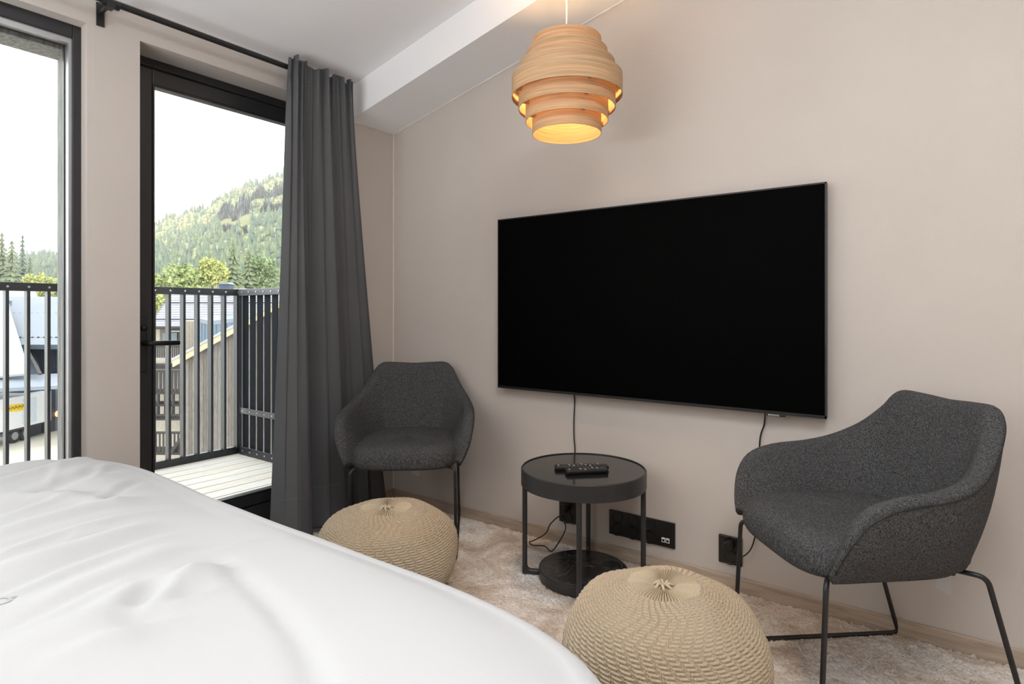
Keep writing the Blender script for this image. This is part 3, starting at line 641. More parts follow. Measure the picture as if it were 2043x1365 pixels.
m = MB(); m.span((-.035, -.012, 0), (.035, .03, 1.145)); m.build('corner_post', M_rail, rf, bevel=.002)
M_navy = plain('dark_navy_rail_paint', (.010, .012, .018, 1), .75, 0, .2)
rs = thing('balcony_railing', 'dark metal side railing with close flat bars and bolted strap', 'railing', (RX, RY, .1))
m = MB(); m.span((.036, -.03, 1.10), (1.08, .03, 1.145)); m.build('top_rail', plain('pale_worn_rail', (.14, .14, .15, 1), .35, .3), rs, bevel=.003)
b2 = MB().span((-.034, -.003, .05), (.034, .003, 1.10)).build('baluster', M_navy, rs, bevel=.002); b2.location = (.08, 0, 0)
for k in range(1, 11): clone(b2, rs, (.08 + .0893*k, 0, 0))
m = MB(); m.span((.036, -.022, .285), (1.08, -.013, .325)); m.build('strap', plain('strap_steel', (.10, .10, .11, 1), .3, .4), rs, bevel=.002)
m = MB(); m.span((.036, -.022, -.005), (1.08, -.006, .055)); m.build('bottom_rail', M_rail, rs, bevel=.002)
m = MB()
for k in range(11):
    for z in (.305, .03, 1.122):
        m.lathe([(.0001, 0), (.006, 0), (.006, .003), (.0001, .004)], 8); n_ = 32; m.v[-n_:] = [(.08 + .0893*k + v[0], (-.022 if z < 1 else -.03) - v[2], z + v[1]) for v in m.v[-n_:]]
tag(m.build('bolts', M_bolt, rs), kind='stuff')

# ------------------------------------------------------------------ ground, hill and forest
M_road = plain('pale_gravel_yard', lin(205, 198, 186), .9, var=.08, scale=.6)
tag(MB().span((-90, -40, -7.5), (-3, 60, -7.0)).build('ground', M_road), kind='structure')
def hill_tan(phi):
    return np.interp(phi, [0, 8, 12, 15, 18, 22, 24.4, 27, 29.2, 32.8, 36, 40, 55], [.04, .052, .058, .068, .090, .118, .137, .163, .189, .217, .25, .285, .36])
RIDGE = 430.0
def hill_z(phi, r):
    H = hill_tan(phi)*RIDGE + 1.09; f = np.clip((r - 75)/(RIDGE - 75), 0, None)
    up_ = -6.9 + (H + 6.9)*(.25*f + .75*f**1.25)
    z = np.where(f <= 1, up_, H - (f - 1)*60)
    return z + 1.2*np.sin(phi*1.3 + r*.02)*np.clip(f*2, 0, 1) + .8*np.sin(phi*3.1 - r*.05)*np.clip(f*2, 0, 1)
def pol(phi, r):
    a = np.radians(180 - phi); return CAM[0] + r*np.cos(a), CAM[1] + r*np.sin(a)
ph = np.linspace(-4, 58, 190); rr = np.linspace(70, 520, 110); PH, RR = np.meshgrid(ph, rr)
Xh, Yh = pol(PH, RR); Zh = hill_z(PH, RR); idx = np.arange(PH.size).reshape(PH.shape)
Q = np.stack([idx[:-1, :-1], idx[:-1, 1:], idx[1:, 1:], idx[1:, :-1]], -1).reshape(-1, 4)
Mh = Mat('hill_heath', lin(170, 160, 110), .95, 0, .1); co = Mh.coord(); a_ = Mh.noise(co, .05, 5, .65); b_ = Mh.noise(co, .4, 4)
Mh.color(Mh.mix(b_, Mh.ramp(a_, [(.36, lin(112, 122, 84)), (.5, lin(138, 134, 98)), (.64, lin(150, 130, 100))]), lin(128, 128, 90))); Mh.bump(b_, .6, 1.0)
tag(npmesh('hill', np.stack([Xh, Yh, Zh], -1).reshape(-1, 3), Q, Mh.m), kind='structure')
def px_polar(px, py):
    d = FWD + RGT*(px - 1021.5)/FPX; phi = math.degrees(math.atan2(d[1], -d[0])); n = math.hypot(d[0], d[1]); te = (621 - py)/FPX/n
    r = np.linspace(80, RIDGE, 700); e = (hill_z(np.full(700, phi), r) - CAM[2])/r; i = int(np.argmin(np.abs(e - te))); return phi, r[i]
cl = []   # rock faces : (phi, r) outlines on the slope
M_rock = Mat('grey_cliff_rock', lin(150, 150, 152), .9); co = M_rock.coord('Object', (1, 1, .45)); q_ = M_rock.noise(co, .35, 7, .7, .8)
M_rock.color(M_rock.ramp(q_, [(.35, lin(72, 71, 74)), (.5, lin(122, 120, 122)), (.66, lin(168, 165, 162))])); M_rock.bump(q_, .9, 1.5)
faces = [((432, 445), (470, 438), 24), ((462, 440), (506, 430), 30), ((500, 402), (536, 396), 17), ((528, 398), (575, 386), 18), ((515, 432), (552, 424), 13), ((548, 418), (580, 410), 14), ((440, 458), (474, 455), 8), ((476, 466), (500, 460), 7)]
crag = thing('crag', 'grey broken rock faces showing on the wooded hillside', 'cliff', tuple(np.array([*pol(*px_polar(480, 440)), hill_z(*[np.array(v) for v in px_polar(480, 440)])])))
for (p, q, hpx) in faces:
    (f0, r0), (f1, r1) = px_polar(*p), px_polar(*q); NU, NV = 46, 16; V = np.zeros((NV, NU, 3))
    for i in range(NU):
        s = i/(NU - 1); f = f0 + (f1 - f0)*s; r = r0 + (r1 - r0)*s; hh = hpx/FPX*r*1.9*(math.sin(PI*min(max(s, .02), .98))**.6)*(.55 + .6*rng.random())
        zb = float(hill_z(np.array(f), np.array(r)))
        for j in range(NV):
            g_ = j/(NV - 1); rr_ = r + g_*hh*1.15 - 5*math.sin(PI*g_)*(.6 + .4*math.sin(i*1.7)) + rng.normal(0, .8) - 1.0*(j % 4 == 0)
            x_, y_ = pol(f + rng.normal(0, .012), rr_); V[j, i] = (x_, y_, zb - 1.5 + g_*(hh + 2.0) + rng.normal(0, .3))
    idx = np.arange(NU*NV).reshape(NV, NU); Q = np.stack([idx[:-1, :-1], idx[:-1, 1:], idx[1:, 1:], idx[1:, :-1]], -1).reshape(-1, 4)
    o = npmesh('rock_face', V.reshape(-1, 3) - np.array(crag.location), Q, M_rock.m, crag, False); cl.append((min(f0, f1), max(f0, f1), min(r0, r1), max(r0, r1) + hpx/FPX*400*.5))

def leafmat(name, c0, c1):
    M = Mat(name, c0, .9, 0, .1); M.color(M.ramp(M.noise(M.coord('Object'), .7, 4), [(.35, c0), (.65, c1)])); return M.m
M_con = leafmat('spruce_green', lin(102, 112, 88), lin(132, 140, 110)); M_con2 = leafmat('dark_spruce_green', lin(90, 102, 92), lin(114, 126, 110))
M_dec = leafmat('birch_green', lin(136, 142, 104), lin(164, 166, 126)); M_aut = leafmat('autumn_yellow', lin(178, 156, 112), lin(192, 174, 138)); M_mix = leafmat('olive_shrub', lin(126, 130, 92), lin(176, 160, 116)); M_bark = plain('bark', lin(110, 98, 88), .9); M_birch = plain('birch_bark', lin(205, 200, 194), .9, var=.15)
cone_v = []; cone_f = []
for (zb, zt, rb) in ((.08, .5, .21), (.32, .75, .16), (.58, 1.0, .10)):
    o = len(cone_v)
    for k in range(7):
        a = 2*PI*k/7 + zb*5; cone_v.append((rb*math.cos(a)*(1 if k % 2 else .75), rb*math.sin(a)*(1 if k % 2 else .75), zb - .03*(k % 2)))
    cone_v.append((0, 0, zt)); cone_f += [(o + k, o + (k + 1) % 7, o + 7) for k in range(7)]
cone_v = np.array(cone_v); cone_f = np.array(cone_f)
bm = bmesh.new(); bmesh.ops.create_icosphere(bm, subdivisions=2, radius=.5); ico_v = np.array([v.co[:] for v in bm.verts]); ico_f = np.array([[v.index for v in f.verts] for f in bm.faces]); bm.free()
ico_v = ico_v*np.array([.72, .72, 1.0])*(1 + rng.normal(0, .13, (len(ico_v), 1))) + np.array([0, 0, .5])
bm = bmesh.new(); bmesh.ops.create_icosphere(bm, subdivisions=1, radius=.5); low_v = np.array([v.co[:] for v in bm.verts]); low_f = np.array([[v.index for v in f.verts] for f in bm.faces]); bm.free(); low_v = low_v*(1 + rng.normal(0, .15, (len(low_v), 1))) + np.array([0, 0, .35])
def scatter(name, n, base_v, base_f, size, mat, label, seed, rmin, rmax, keep, cat='trees'):
    g = np.random.default_rng(seed); Vs = []; Fs = []; c = 0; tries = 0
    while c < n and tries < n*6:
        tries += 1; phi = g.uniform(6, 44); r = rmin + (rmax - rmin)*g.random()**.8
        if any(a < phi < b and r0 - 28 < r < r1 + 4 for a, b, r0, r1 in cl) or not keep(phi, r, g): continue
        s = size*g.uniform(.6, 1.35)*(.75 + .35*(1 - r/430)); a = g.uniform(0, 2*PI); x_, y_ = pol(phi, r); z_ = float(hill_z(np.array(phi), np.array(r))) - .3
        R2 = np.array([[math.cos(a), -math.sin(a), 0], [math.sin(a), math.cos(a), 0], [0, 0, 1]]); wd = g.uniform(.8, 1.25)
        Vs.append((base_v*np.array([wd, wd, 1]))@R2.T*s + np.array([x_, y_, z_])); Fs.append(base_f + c*len(base_v)); c += 1
    return tag(npmesh(name, np.concatenate(Vs), np.concatenate(Fs), mat, None, False), label, cat, kind='stuff')
scatter('heath_shrubs', 3000, low_v, low_f, 1.9, M_mix, 'low olive shrubs dotted over the open upper hillside', 5, 260, 430, lambda p, r, g: p > 18)
low = lambda phi, r, g: True
frac = lambda phi, r: (r - 75)/(RIDGE - 75)
scatter('spruce_forest', 4200, cone_v, cone_f, 6.2, M_con, 'green spruce forest covering the hillside beyond the balcony', 1, 95, 432, lambda p, r, g: g.random() < (1.0 if r < 300 or r > 418 else .22))
scatter('dark_spruce_forest', 2600, cone_v, cone_f, 6.6, M_con2, 'darker spruces mixed through the hillside forest and along its ridge', 2, 95, 432, lambda p, r, g: g.random() < (1.0 if r < 280 or r > 418 else .10) or p < 19)
scatter('birch_forest', 3200, ico_v, ico_f, 3.3, M_dec, 'yellow-green birches mixed through the lower hillside forest', 3, 95, 400, lambda p, r, g: g.random() < (1 if r < 300 else .6) and p > 19)
scatter('autumn_forest', 1600, ico_v, ico_f, 2.8, M_aut, 'yellow autumn trees dotted over the upper hillside', 4, 120, 425, lambda p, r, g: p > 19.5)

def conifer(label, px, ytop, t, spread, mat, group='trees beyond the houses', g=random):
    top = spot(px, ytop, t); base = np.array([top[0], top[1], -7.0]); Ht = top[2] - base[2]
    root = thing('spruce_tree', label, 'tree', tuple(base), 0, group)
    MB().tube([(0, 0, 0), (0, 0, Ht*.97)], [.02*Ht, .004*Ht], 7).build('trunk', M_bark, root)
    m = MB(); tiers = 26
    for k in range(tiers):
        q = k/tiers; z = Ht*(.12 + .88*q); L = spread*Ht*(1 - q)**.85 + .12; nb = 11 if q < .7 else 7; a0 = g.random()*6
        for j in range(nb):
            a = a0 + 2*PI*j/nb + g.uniform(-.2, .2); l = L*g.uniform(.7, 1.1); c, s = math.cos(a), math.sin(a); w_ = l*.22; dr = l*g.uniform(.25, .45)
            m.add([(0, 0, z + .03*Ht), (c*l*.55 - s*w_, s*l*.55 + c*w_, z - dr*.5), (c*l, s*l, z - dr), (c*l*.55 + s*w_, s*l*.55 - c*w_, z - dr*.55), (c*l*.5, s*l*.5, z - dr*.2 + .012*Ht)], [(0, 1, 4), (1, 2, 4), (2, 3, 4), (3, 0, 4)])
    m.build('foliage', mat, root); return root
def broadleaf(label, px, ytop, ybot, wpx, t, mat, bark, group='trees beyond the houses', g=random):
    top = spot(px, ytop, t); low_ = spot(px, ybot, t); base = np.array([top[0], top[1], -7.0]); s = t/FPX; rx = wpx*s/2; cz = (top[2] + low_[2])/2 - base[2]; rz = (top[2] - low_[2])/2
    root = thing('broadleaf_tree', label, 'tree', tuple(base), 0, group); m = MB()
    m.tube([(0, 0, 0), (.1, 0, cz*.6), (0, .1, cz)], [.16, .11, .05], 7)
    for k in range(5):
        a = k*1.3; m.tube([(0, 0, cz*.55 + k*.2), (rx*.6*math.cos(a), rx*.6*math.sin(a), cz + rz*.3)], [.07, .02], 5)
    m.build('trunk', bark, root); nl = 2600
    gg = np.random.default_rng(int(px)); d = gg.normal(0, 1, (nl, 3)); d /= np.linalg.norm(d, axis=1)[:, None]; lump = 1 + .22*np.sin(5*d[:, :1] + 3*d[:, 2:]) + .18*np.sin(9*d[:, 1:2] - 7*d[:, 2:])
    P = d*lump*(gg.random((nl, 1))**.33)*np.array([rx, rx, rz])*.9 + np.array([0, 0, cz]); A = gg.normal(0, 1, (nl, 3)); A /= np.linalg.norm(A, axis=1)[:, None]; B = np.cross(A, gg.normal(0, 1, (nl, 3))); B /= np.linalg.norm(B, axis=1)[:, None]; sz = gg.uniform(.12, .3, (nl, 1))*max(1, rx/2.2)
    V = np.stack([P - A*sz, P + B*sz*.6, P + A*sz, P - B*sz*.6], 1).reshape(-1, 3); npmesh('foliage', V, np.arange(len(V)).reshape(-1, 4), mat, root, False); return root
M_yel = leafmat('yellow_birch_leaves', lin(168, 172, 108), lin(190, 192, 132)); M_lg = leafmat('light_green_leaves', lin(146, 158, 106), lin(178, 186, 132)); M_mid = leafmat('mid_green_leaves', lin(130, 146, 108), lin(160, 172, 132))
conifer('tall dark green spruce in the middle of the balcony door view', 465, 478, 78, .23, M_con)
conifer('dark spruce just right of the tallest one, lower', 496, 497, 84, .23, M_con)
conifer('spruce half hidden by the birch beside the curtain', 540, 512, 90, .2, M_con)
broadleaf('bright yellow-green birch with pale trunks above the railing', 426, 515, 572, 52, 72, M_yel, M_birch)
broadleaf('light green bushy tree left of the yellow birch', 372, 528, 590, 78, 70, M_lg, M_bark)
broadleaf('pale green low tree next to the door frame', 330, 548, 600, 60, 68, M_lg, M_bark)
broadleaf('soft green tree behind the right end of the railing', 520, 505, 585, 66, 86, M_mid, M_bark)
broadleaf('yellow-green shrub seen between the first bars in the door', 316, 590, 670, 44, 60, M_yel, M_bark)
conifer('tallest green spruce at the left edge of the window', 4, 462, 92, .19, M_con)
conifer('green spruce close beside the edge of the window, slightly lower', 24, 478, 88, .2, M_con)
conifer('slim dark pointed spruce standing alone in the left window', 45, 466, 98, .10, M_con2)
conifer('small dark spruce right of the slim pointed one', 60, 512, 96, .16, M_con)
conifer('spruce outside the left edge of the photographed window', -26, 470, 90, .2, M_con)
broadleaf('yellow-green bush above the metal roof in the left window', 78, 548, 600, 50, 70, M_yel, M_bark)
broadleaf('bright green bush beside the plank at the window edge', 108, 560, 605, 40, 72, M_lg, M_bark)

# ------------------------------------------------------------------ houses
def dpt(d): return tuple(FWD*d)
def quad(m, pts): return m.add([spot(*p) for p in pts], [tuple(range(len(pts)))])
M_tile = plain('grey_roof_tile', lin(146, 144, 152), .6, var=.08, scale=2); M_cream = plain('cream_render', lin(168, 160, 149), .9); M_dk = plain('dark_stained_timber', lin(52, 50, 50), .7); M_bluec = plain('blue_grey_cladding', lin(100, 116, 132), .6)
M_metal = plain('pale_metal_roof', lin(120, 128, 140), .45, .2, var=.05, scale=.6); M_metal2 = plain('light_metal_roof', lin(146, 149, 153), .5, .1, var=.05, scale=.6); M_slate = plain('dark_blue_cladding', lin(68, 78, 92), .6); M_wglass = plain('dark_window_glass', lin(96, 110, 118), .1, 0, .6)
hA = thing('house', 'house with grey tiled roof behind the balcony railing', 'house', tuple(spot(440, 952, 36)))
def part(m, name, mat, root, **k): o = m.build(name, mat, root, **k); o.location = -Vector(root.location); return o
sp = lambda px, py, t: Vector(spot(px, py, t))
part(MB().prism([sp(300, 650, 36), sp(640, 650, 36), sp(640, 955, 36), sp(300, 955, 36)], dpt(7)), 'wall', M_cream, hA)
m = MB(); rows = 16
for i in range(rows):
    q0, q1 = i/rows, (i + 1)/rows; e = lambda q, left: sp((296 + 48*q) if left else 650, 652 - 76*q, 35 + 5*q)
    a, b, c, d = e(q0, 1), e(q0, 0), e(q1, 0), e(q1, 1); u = Vector((0, 0, .05)); m.add([a + u, b + u, c, d, a - u*.4, b - u*.4], [(0, 1, 2, 3), (4, 5, 1, 0)])
part(m, 'tile_rows', M_tile, hA).__setitem__('kind', 'stuff')
m = MB(); m.add([sp(296, 652, 35), sp(344, 576, 40), sp(306, 640, 45), sp(344, 576, 40), sp(650, 576, 40), sp(650, 645, 45)], [(0, 1, 2), (2, 3, 4, 5)]); part(m, 'hip_roof', M_tile, hA)
for i, y in enumerate((606, 639)): q = (652 - y)/76; part(MB().tube([sp(298 + 48*q, y - 2, 34.9 + 5*q), sp(640, y - 2, 34.9 + 5*q)], .035, 6), 'snow_guard', M_dk, hA)
part(MB().tube([sp(296, 654, 34.9), sp(640, 654, 34.9)], .09, 8), 'gutter', M_dk, hA)
part(MB().prism([sp(437, 566, 39), sp(457, 566, 39), sp(457, 590, 39), sp(437, 590, 39)], dpt(.6)), 'chimney', M_slate, hA)
part(MB().prism([sp(436, 567, 38.9), sp(441, 563, 38.9), sp(453, 563, 38.9), sp(458, 567, 38.9)], dpt(.8)), 'chimney_cap', M_metal, hA)
wf = part(MB().prism([sp(319, 655, 35.9), sp(358, 655, 35.9), sp(358, 692, 35.9), sp(319, 692, 35.9)], dpt(.2)), 'window', plain('brown_window_frame', lin(104, 96, 90), .6), hA)
m = MB()
for x0, x1, y0, y1 in ((324, 333, 664, 690), (336, 353, 664, 690)): m.prism([sp(x0, y0, 35.8), sp(x1, y0, 35.8), sp(x1, y1, 35.8), sp(x0, y1, 35.8)], dpt(.1))
m.build('pane', M_wglass, wf)
part(MB().prism([sp(334, 660, 35.7), sp(358, 660, 35.7), sp(358, 662, 35.7), sp(334, 662, 35.7)], dpt(.1)), 'window_rail', M_white, hA)
m = MB(); m.prism([sp(363, 640, 34), sp(392, 640, 34), sp(392, 760, 34), sp(363, 760, 34)], dpt(1.5))
for x0 in range(364, 391, 3): m.prism([sp(x0, 642, 33.95), sp(x0 + 1.6, 642, 33.95), sp(x0 + 1.6, 760, 33.95), sp(x0, 760, 33.95)], dpt(.06))
part(m, 'ribbed_pillar', M_cream, hA)
an = thing('annex', 'blue-grey clad flat-roofed annex between the two roofs', 'building', tuple(spot(430, 955, 33)))
P = [sp(391, 638, 33.5), sp(421, 645, 31), sp(520, 634, 34), sp(490, 630, 37)]; m = MB(); m.prism(P, (0, 0, -8)); part(m, 'wall', M_bluec, an)
m = MB()
for (a, b, n) in ((P[0], P[1], 5), (P[1], P[2], 10)):
    for i in range(n):
        q = (i + .1)/n; c = a.lerp(b, q); m.box(c + Vector((0, 0, -2.1)) - Vector(dpt(.03)), (.04, .06, 4), TH)
part(m, 'standing_seams', M_bluec, an)['kind'] = 'stuff'
part(MB().prism([p + Vector((0, 0, .12)) - Vector(dpt(.08)) for p in P], (0, 0, -.22)), 'parapet_cap', M_metal, an)
# weathered gable close by
sh = thing('timber_gable', 'weathered grey plank gable with pale barge board beyond the railing', 'building', tuple(spot(420, 1400, 14)))
M_pl = [wood('gable_plank_%s' % n, lin(*d), lin(*l), 'Z', 1.2, .85, .3) for n, d, l in (('ash', (78, 74, 71), (112, 107, 103)), ('grey', (84, 80, 77), (118, 113, 108)), ('brown', (74, 68, 62), (104, 96, 90)))]
yl = lambda px: 731 - (px - 345)*.551
px0 = 362.0; k = 0
while px0 < 640:
    w_ = 7.2; d = .012*(k % 2); m = MB(); m.prism([sp(px0, yl(px0), 14 - d), sp(px0 + w_ - .35, yl(px0 + w_), 14 - d), sp(px0 + w_ - .35, 1440, 14 - d), sp(px0, 1440, 14 - d)], dpt(.03)); part(m, 'plank', M_pl[(k*7 + k//3) % 3], sh); px0 += w_; k += 1
part(MB().prism([sp(362, yl(362) + 3, 14.05), sp(640, yl(640) + 3, 14.05), sp(640, 1440, 14.05), sp(362, 1440, 14.05)], dpt(5)), 'wall', M_dk, sh)
part(MB().prism([sp(344, yl(344) - 13, 13.85), sp(640, yl(640) - 13, 13.85), sp(640, yl(640) - 1, 13.85), sp(344, yl(344) + 1, 13.85)], dpt(.05)), 'barge_board', wood('fresh_pine', lin(176, 150, 114), lin(206, 186, 152), 'X', .6, .7), sh)
part(MB().prism([sp(342, yl(342) - 17, 13.8), sp(640, yl(640) - 17, 13.8), sp(640, yl(640) - 12, 13.8), sp(342, yl(342) - 12, 13.8)], dpt(5.4)), 'roof', M_metal2, sh)
# wooden balconies left of the gable
bl = thing('timber_balcony', 'dark timber balconies and stair on a cream house beside the gable', 'building', tuple(spot(330, 980, 26)))
part(MB().prism([sp(240, 730, 28), sp(372, 730, 28), sp(372, 1010, 28), sp(240, 1010, 28)], dpt(5)), 'wall', M_cream, bl)
def rail(y0, y1, x0, x1, t, step, wpx, name):
    m = MB(); x = x0
    while x < x1: m.prism([sp(x, y0, t), sp(x + wpx, y0, t), sp(x + wpx, y1, t), sp(x, y1, t)], dpt(.05)); x += step
    o = part(m, name, M_dk, bl); o['kind'] = 'stuff'
    part(MB().prism([sp(x0, y0 - 3, t), sp(x1, y0 - 3, t), sp(x1, y0 + 1, t), sp(x0, y0 + 1, t)], dpt(.12)), 'handrail', M_dk, bl)
rail(692, 714, 250, 366, 27, 4.2, 2.2, 'balusters'); rail(742, 784, 250, 372, 26, 7.5, 4.2, 'posts'); rail(865, 906, 250, 372, 25, 7.4, 2.6, 'balusters'); rail(830, 838, 250, 372, 25.6, 3.6, 1.8, 'balusters')
for y0, y1, t, mt in ((714, 726, 27, M_cream), (727, 736, 26.5, M_dk), (782, 787, 26, M_dk), (807, 811, 26, M_dk), (836, 839, 25.5, M_dk), (902, 908, 25, M_dk)):
    part(MB().prism([sp(245, y0, t), sp(372, y0, t), sp(372, y1, t), sp(245, y1, t)], dpt(1.0)), 'floor_beam', mt, bl)
for x in range(252, 372, 15): part(MB().prism([sp(x, 786, 26), sp(x + 4, 786, 26), sp(x + 4, 832, 26), sp(x, 832, 26)], dpt(.12)), 'post', M_dk, bl)
part(MB().prism([sp(337, 902, 24.8), sp(356, 876, 24.8), sp(360, 879, 24.8), sp(342, 906, 24.8)], dpt(.5)), 'stair_string', M_dk, bl)
# metal roofs in the left window
hB = thing('house', 'house with blue-grey metal roof in the left window', 'house', tuple(spot(60, 860, 42)))
m = MB(); m.prism([sp(-40, 592, 48), sp(200, 592, 48), sp(200, 691, 40), sp(20, 691, 40), sp(-40, 691, 40)], (0, 0, -.15)); part(m, 'roof', M_metal, hB)
part(MB().prism([sp(-45, 688, 39.9), sp(205, 688, 39.9), sp(205, 697, 39.9), sp(-45, 697, 39.9)], dpt(.3)), 'fascia', M_slate, hB)
part(MB().prism([sp(-40, 696, 41), sp(200, 696, 41), sp(200, 900, 41), sp(-40, 900, 41)], dpt(6)), 'wall', M_slate, hB)
m = MB()
for x in range(58, 200, 5): m.prism([sp(x, 698, 40.9), sp(x + 1.2, 698, 40.9), sp(x + 1.2, 760, 40.9), sp(x, 760, 40.9)], dpt(.05))
part(m, 'cladding_ribs', M_slate, hB)['kind'] = 'stuff'
for y in (626, 674):
    t = 48 - 8*(y - 592)/99 - .15; part(MB().tube([sp(20, y, t), sp(200, y, t)], .03, 6), 'snow_guard', M_dk, hB)
    m = MB()
    for x in range(26, 200, 12): m.prism([sp(x, y - 2, t - .05), sp(x + 3, y - 2, t - .05), sp(x + 3, y + 2, t - .05), sp(x, y + 2, t - .05)], dpt(.1))
    part(m, 'guard_clips', M_dk, hB)['kind'] = 'stuff'
hC = thing('house', 'light grey metal roof with a slanting edge, at the left of the window', 'house', tuple(spot(0, 860, 36)))
m = MB(); m.prism([sp(-90, 560, 46), sp(0, 566, 46), sp(8, 580, 45), sp(60, 744, 36), sp(-90, 760, 36)], (0, 0, -.12)); part(m, 'roof', M_metal2, hC)
part(MB().prism([sp(-90, 600, 47), sp(20, 600, 47), sp(58, 750, 38), sp(58, 880, 38), sp(-90, 880, 38)], dpt(1)), 'wall', M_slate, hC)
part(MB().prism([sp(3, 567, 52), sp(39, 566, 52), sp(48, 594, 50), sp(3, 594, 50)], dpt(1.5)), 'rear_roof', M_metal2, hC)
for y, x1 in ((613, 14), (657, 15), (718, 58)): part(MB().tube([sp(-60, y + 2, 46 - 10*(y - 566)/190 - .25), sp(x1, y, 46 - 10*(y - 566)/190 - .25)], .03, 6), 'snow_guard', M_dk, hC)
part(MB().prism([sp(52, 696, 39.5), sp(57, 696, 39.5), sp(84, 745, 36), sp(76, 745, 36)], (0, 0, -.1)), 'slanting_trim', M_dk, hC)
lr = thing('flat_roof', 'low flat roof with dark edges above the white trailer', 'roof', tuple(spot(60, 790, 38)))
part(MB().prism([sp(-60, 752, 37), sp(150, 744, 38), sp(150, 768, 34.6), sp(-60, 778, 34)], (0, 0, -.2)), 'slab', M_metal, lr)
for y, t in ((757, 36), (764, 35.3), (771, 34.6)): part(MB().tube([sp(-60, y + 10, t), sp(150, y - 2, t + .5)], .05, 6), 'roof_edge', M_dk, lr)
part(MB().prism([sp(-60, 760, 40), sp(200, 750, 40), sp(200, 890, 40), sp(-60, 890, 40)], dpt(1)), 'wall', M_metal2, lr)
# trailer
A_, B_ = sp(102, 838, 39), sp(12, 861, 35.5); A_.z = B_.z = (A_.z + B_.z)/2; dr = (B_ - A_); L0 = dr.length; dr.normalize(); nrm = Vector((-dr.y, dr.x, 0)); nrm = nrm if nrm.dot(A_ - Vector(CAM)) > 0 else -nrm
tr = thing('trailer', 'white box trailer with yellow badge parked below the balcony', 'trailer', tuple(A_ - Vector((0, 0, .9))))
M_tw = plain('white_trailer_panel', lin(238, 241, 246), .4, var=.02); M_tyre = plain('tyre_rubber', (.03, .03, .032, 1), .8); LT = 9.0; HT = 1.95
part(MB().prism([A_, A_ + dr*LT, A_ + dr*LT + Vector((0, 0, HT)), A_ + Vector((0, 0, HT))], nrm*2.4), 'box_body', M_tw, tr)
part(MB().prism([A_ + dr*.1 - nrm*.02 + Vector((0, 0, -.12)), A_ + dr*LT - nrm*.02 + Vector((0, 0, -.12)), A_ + dr*LT - nrm*.02, A_ + dr*.1 - nrm*.02], nrm*2.3), 'side_rail', M_dk, tr)
for q in (1.9, 2.75):
    c = A_ + dr*q + Vector((0, 0, -.45)) + nrm*.1; wv_ = part(MB().tube([c, c + nrm*.3], .42, 20), 'wheel', M_tyre, tr); m = MB(); m.tube([c - nrm*.02, c + nrm*.05], .24, 16); m.build('hub', M_metal2, wv_)
part(MB().prism([A_ + dr*4.4 + nrm*.2 + Vector((0, 0, -.6)), A_ + dr*7.4 + nrm*.2 + Vector((0, 0, -.6)), A_ + dr*7.4 + nrm*.2 + Vector((0, 0, -.12)), A_ + dr*4.4 + nrm*.2 + Vector((0, 0, -.12))], nrm*.7), 'under_frame', M_dk, tr)
bc = A_ + dr*(L0*.79) + Vector((0, 0, 1.28)) - nrm*.012; bg_ = MB()
bg_.prism([bc + dr*(1.0*math.cos(a) + .25*math.sin(a)) + Vector((0, 0, .24*math.sin(a))) for a in np.linspace(0, 2*PI, 18, endpoint=False)], nrm*.01); bdg = part(bg_, 'badge', plain('yellow_badge', lin(246, 214, 60), .5), tr)
m = MB()
for i in range(6):
    c = bc + dr*(.66 - i*.26) - nrm*.01; m.tube([c + Vector((0, 0, -.1)), c - dr*.08 + Vector((0, 0, .12)), c - dr*.16 + Vector((0, 0, -.02)), c - dr*.2 + Vector((0, 0, .08))], .022, 5)
m.build('badge_script', plain('olive_badge_script', lin(150, 130, 40), .6), bdg)
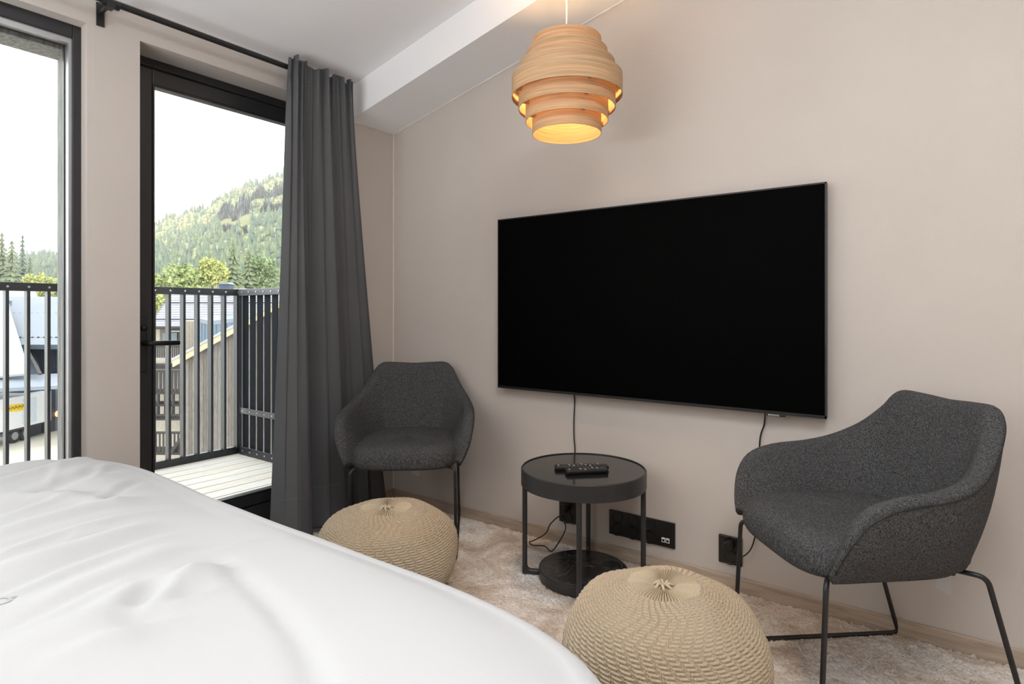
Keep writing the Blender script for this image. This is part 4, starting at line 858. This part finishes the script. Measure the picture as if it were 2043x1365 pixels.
part(MB().prism([A_ + dr*1.2 - nrm*.01 + Vector((0, 0, .15)), A_ + dr*2.3 - nrm*.01 + Vector((0, 0, .15)), A_ + dr*2.3 - nrm*.01 + Vector((0, 0, 1.75)), A_ + dr*1.2 - nrm*.01 + Vector((0, 0, 1.75))], nrm*.01), 'side_door', plain('pale_blue_panel', lin(214, 225, 238), .4), tr)
cab = thing('container', 'dark blue-grey louvred container behind the end of the trailer', 'container', tuple(A_ - dr*1.6 - Vector((0, 0, .9))))
m = MB(); c0 = A_ - dr*2.6 + nrm*.5
part(MB().prism([c0 + Vector((0, 0, -.9)), c0 + dr*2.4 + Vector((0, 0, -.9)), c0 + dr*2.4 + Vector((0, 0, 1.95)), c0 + Vector((0, 0, 1.95))], nrm*2.2), 'box', M_slate, cab)
for i in range(9): m.prism([c0 - nrm*.03 + Vector((0, 0, .1 + i*.2)), c0 + dr*2.4 - nrm*.03 + Vector((0, 0, .1 + i*.2)), c0 + dr*2.4 - nrm*.03 + Vector((0, 0, .2 + i*.2)), c0 - nrm*.03 + Vector((0, 0, .2 + i*.2))], nrm*.04)
part(m, 'louvres', M_slate, cab)['kind'] = 'stuff'
Mlp = Mat('warm_marker_lamp', (1, .4, .2, 1), .4); Mlp.b.inputs['Emission Color'].default_value = (1, .38, .15, 1); Mlp.b.inputs['Emission Strength'].default_value = 2.5
lc = c0 + dr*1.55 - nrm*.1 + Vector((0, 0, .25)); bm = MB(); bm.tube([lc, lc - nrm*.08], .2, 14); part(bm, 'marker_lamp', Mlp.m, cab)

# thin autumn haze lying over the valley
hz = bpy.data.materials.new('valley_haze'); hz.use_nodes = True; n = hz.node_tree.nodes; n.remove(n['Principled BSDF']); vs = n.new('ShaderNodeVolumeScatter'); vs.inputs['Color'].default_value = (1, 1, 1, 1); vs.inputs['Density'].default_value = .0007
hz.node_tree.links.new(vs.outputs[0], n['Material Output'].inputs['Volume'])
tag(MB().span((-560, -60, -9.2), (-50, 460, 160)).build('valley_haze', hz), 'thin pale haze in front of the wooded hill', 'haze', kind='stuff')
sc.cycles.volume_bounces = 1
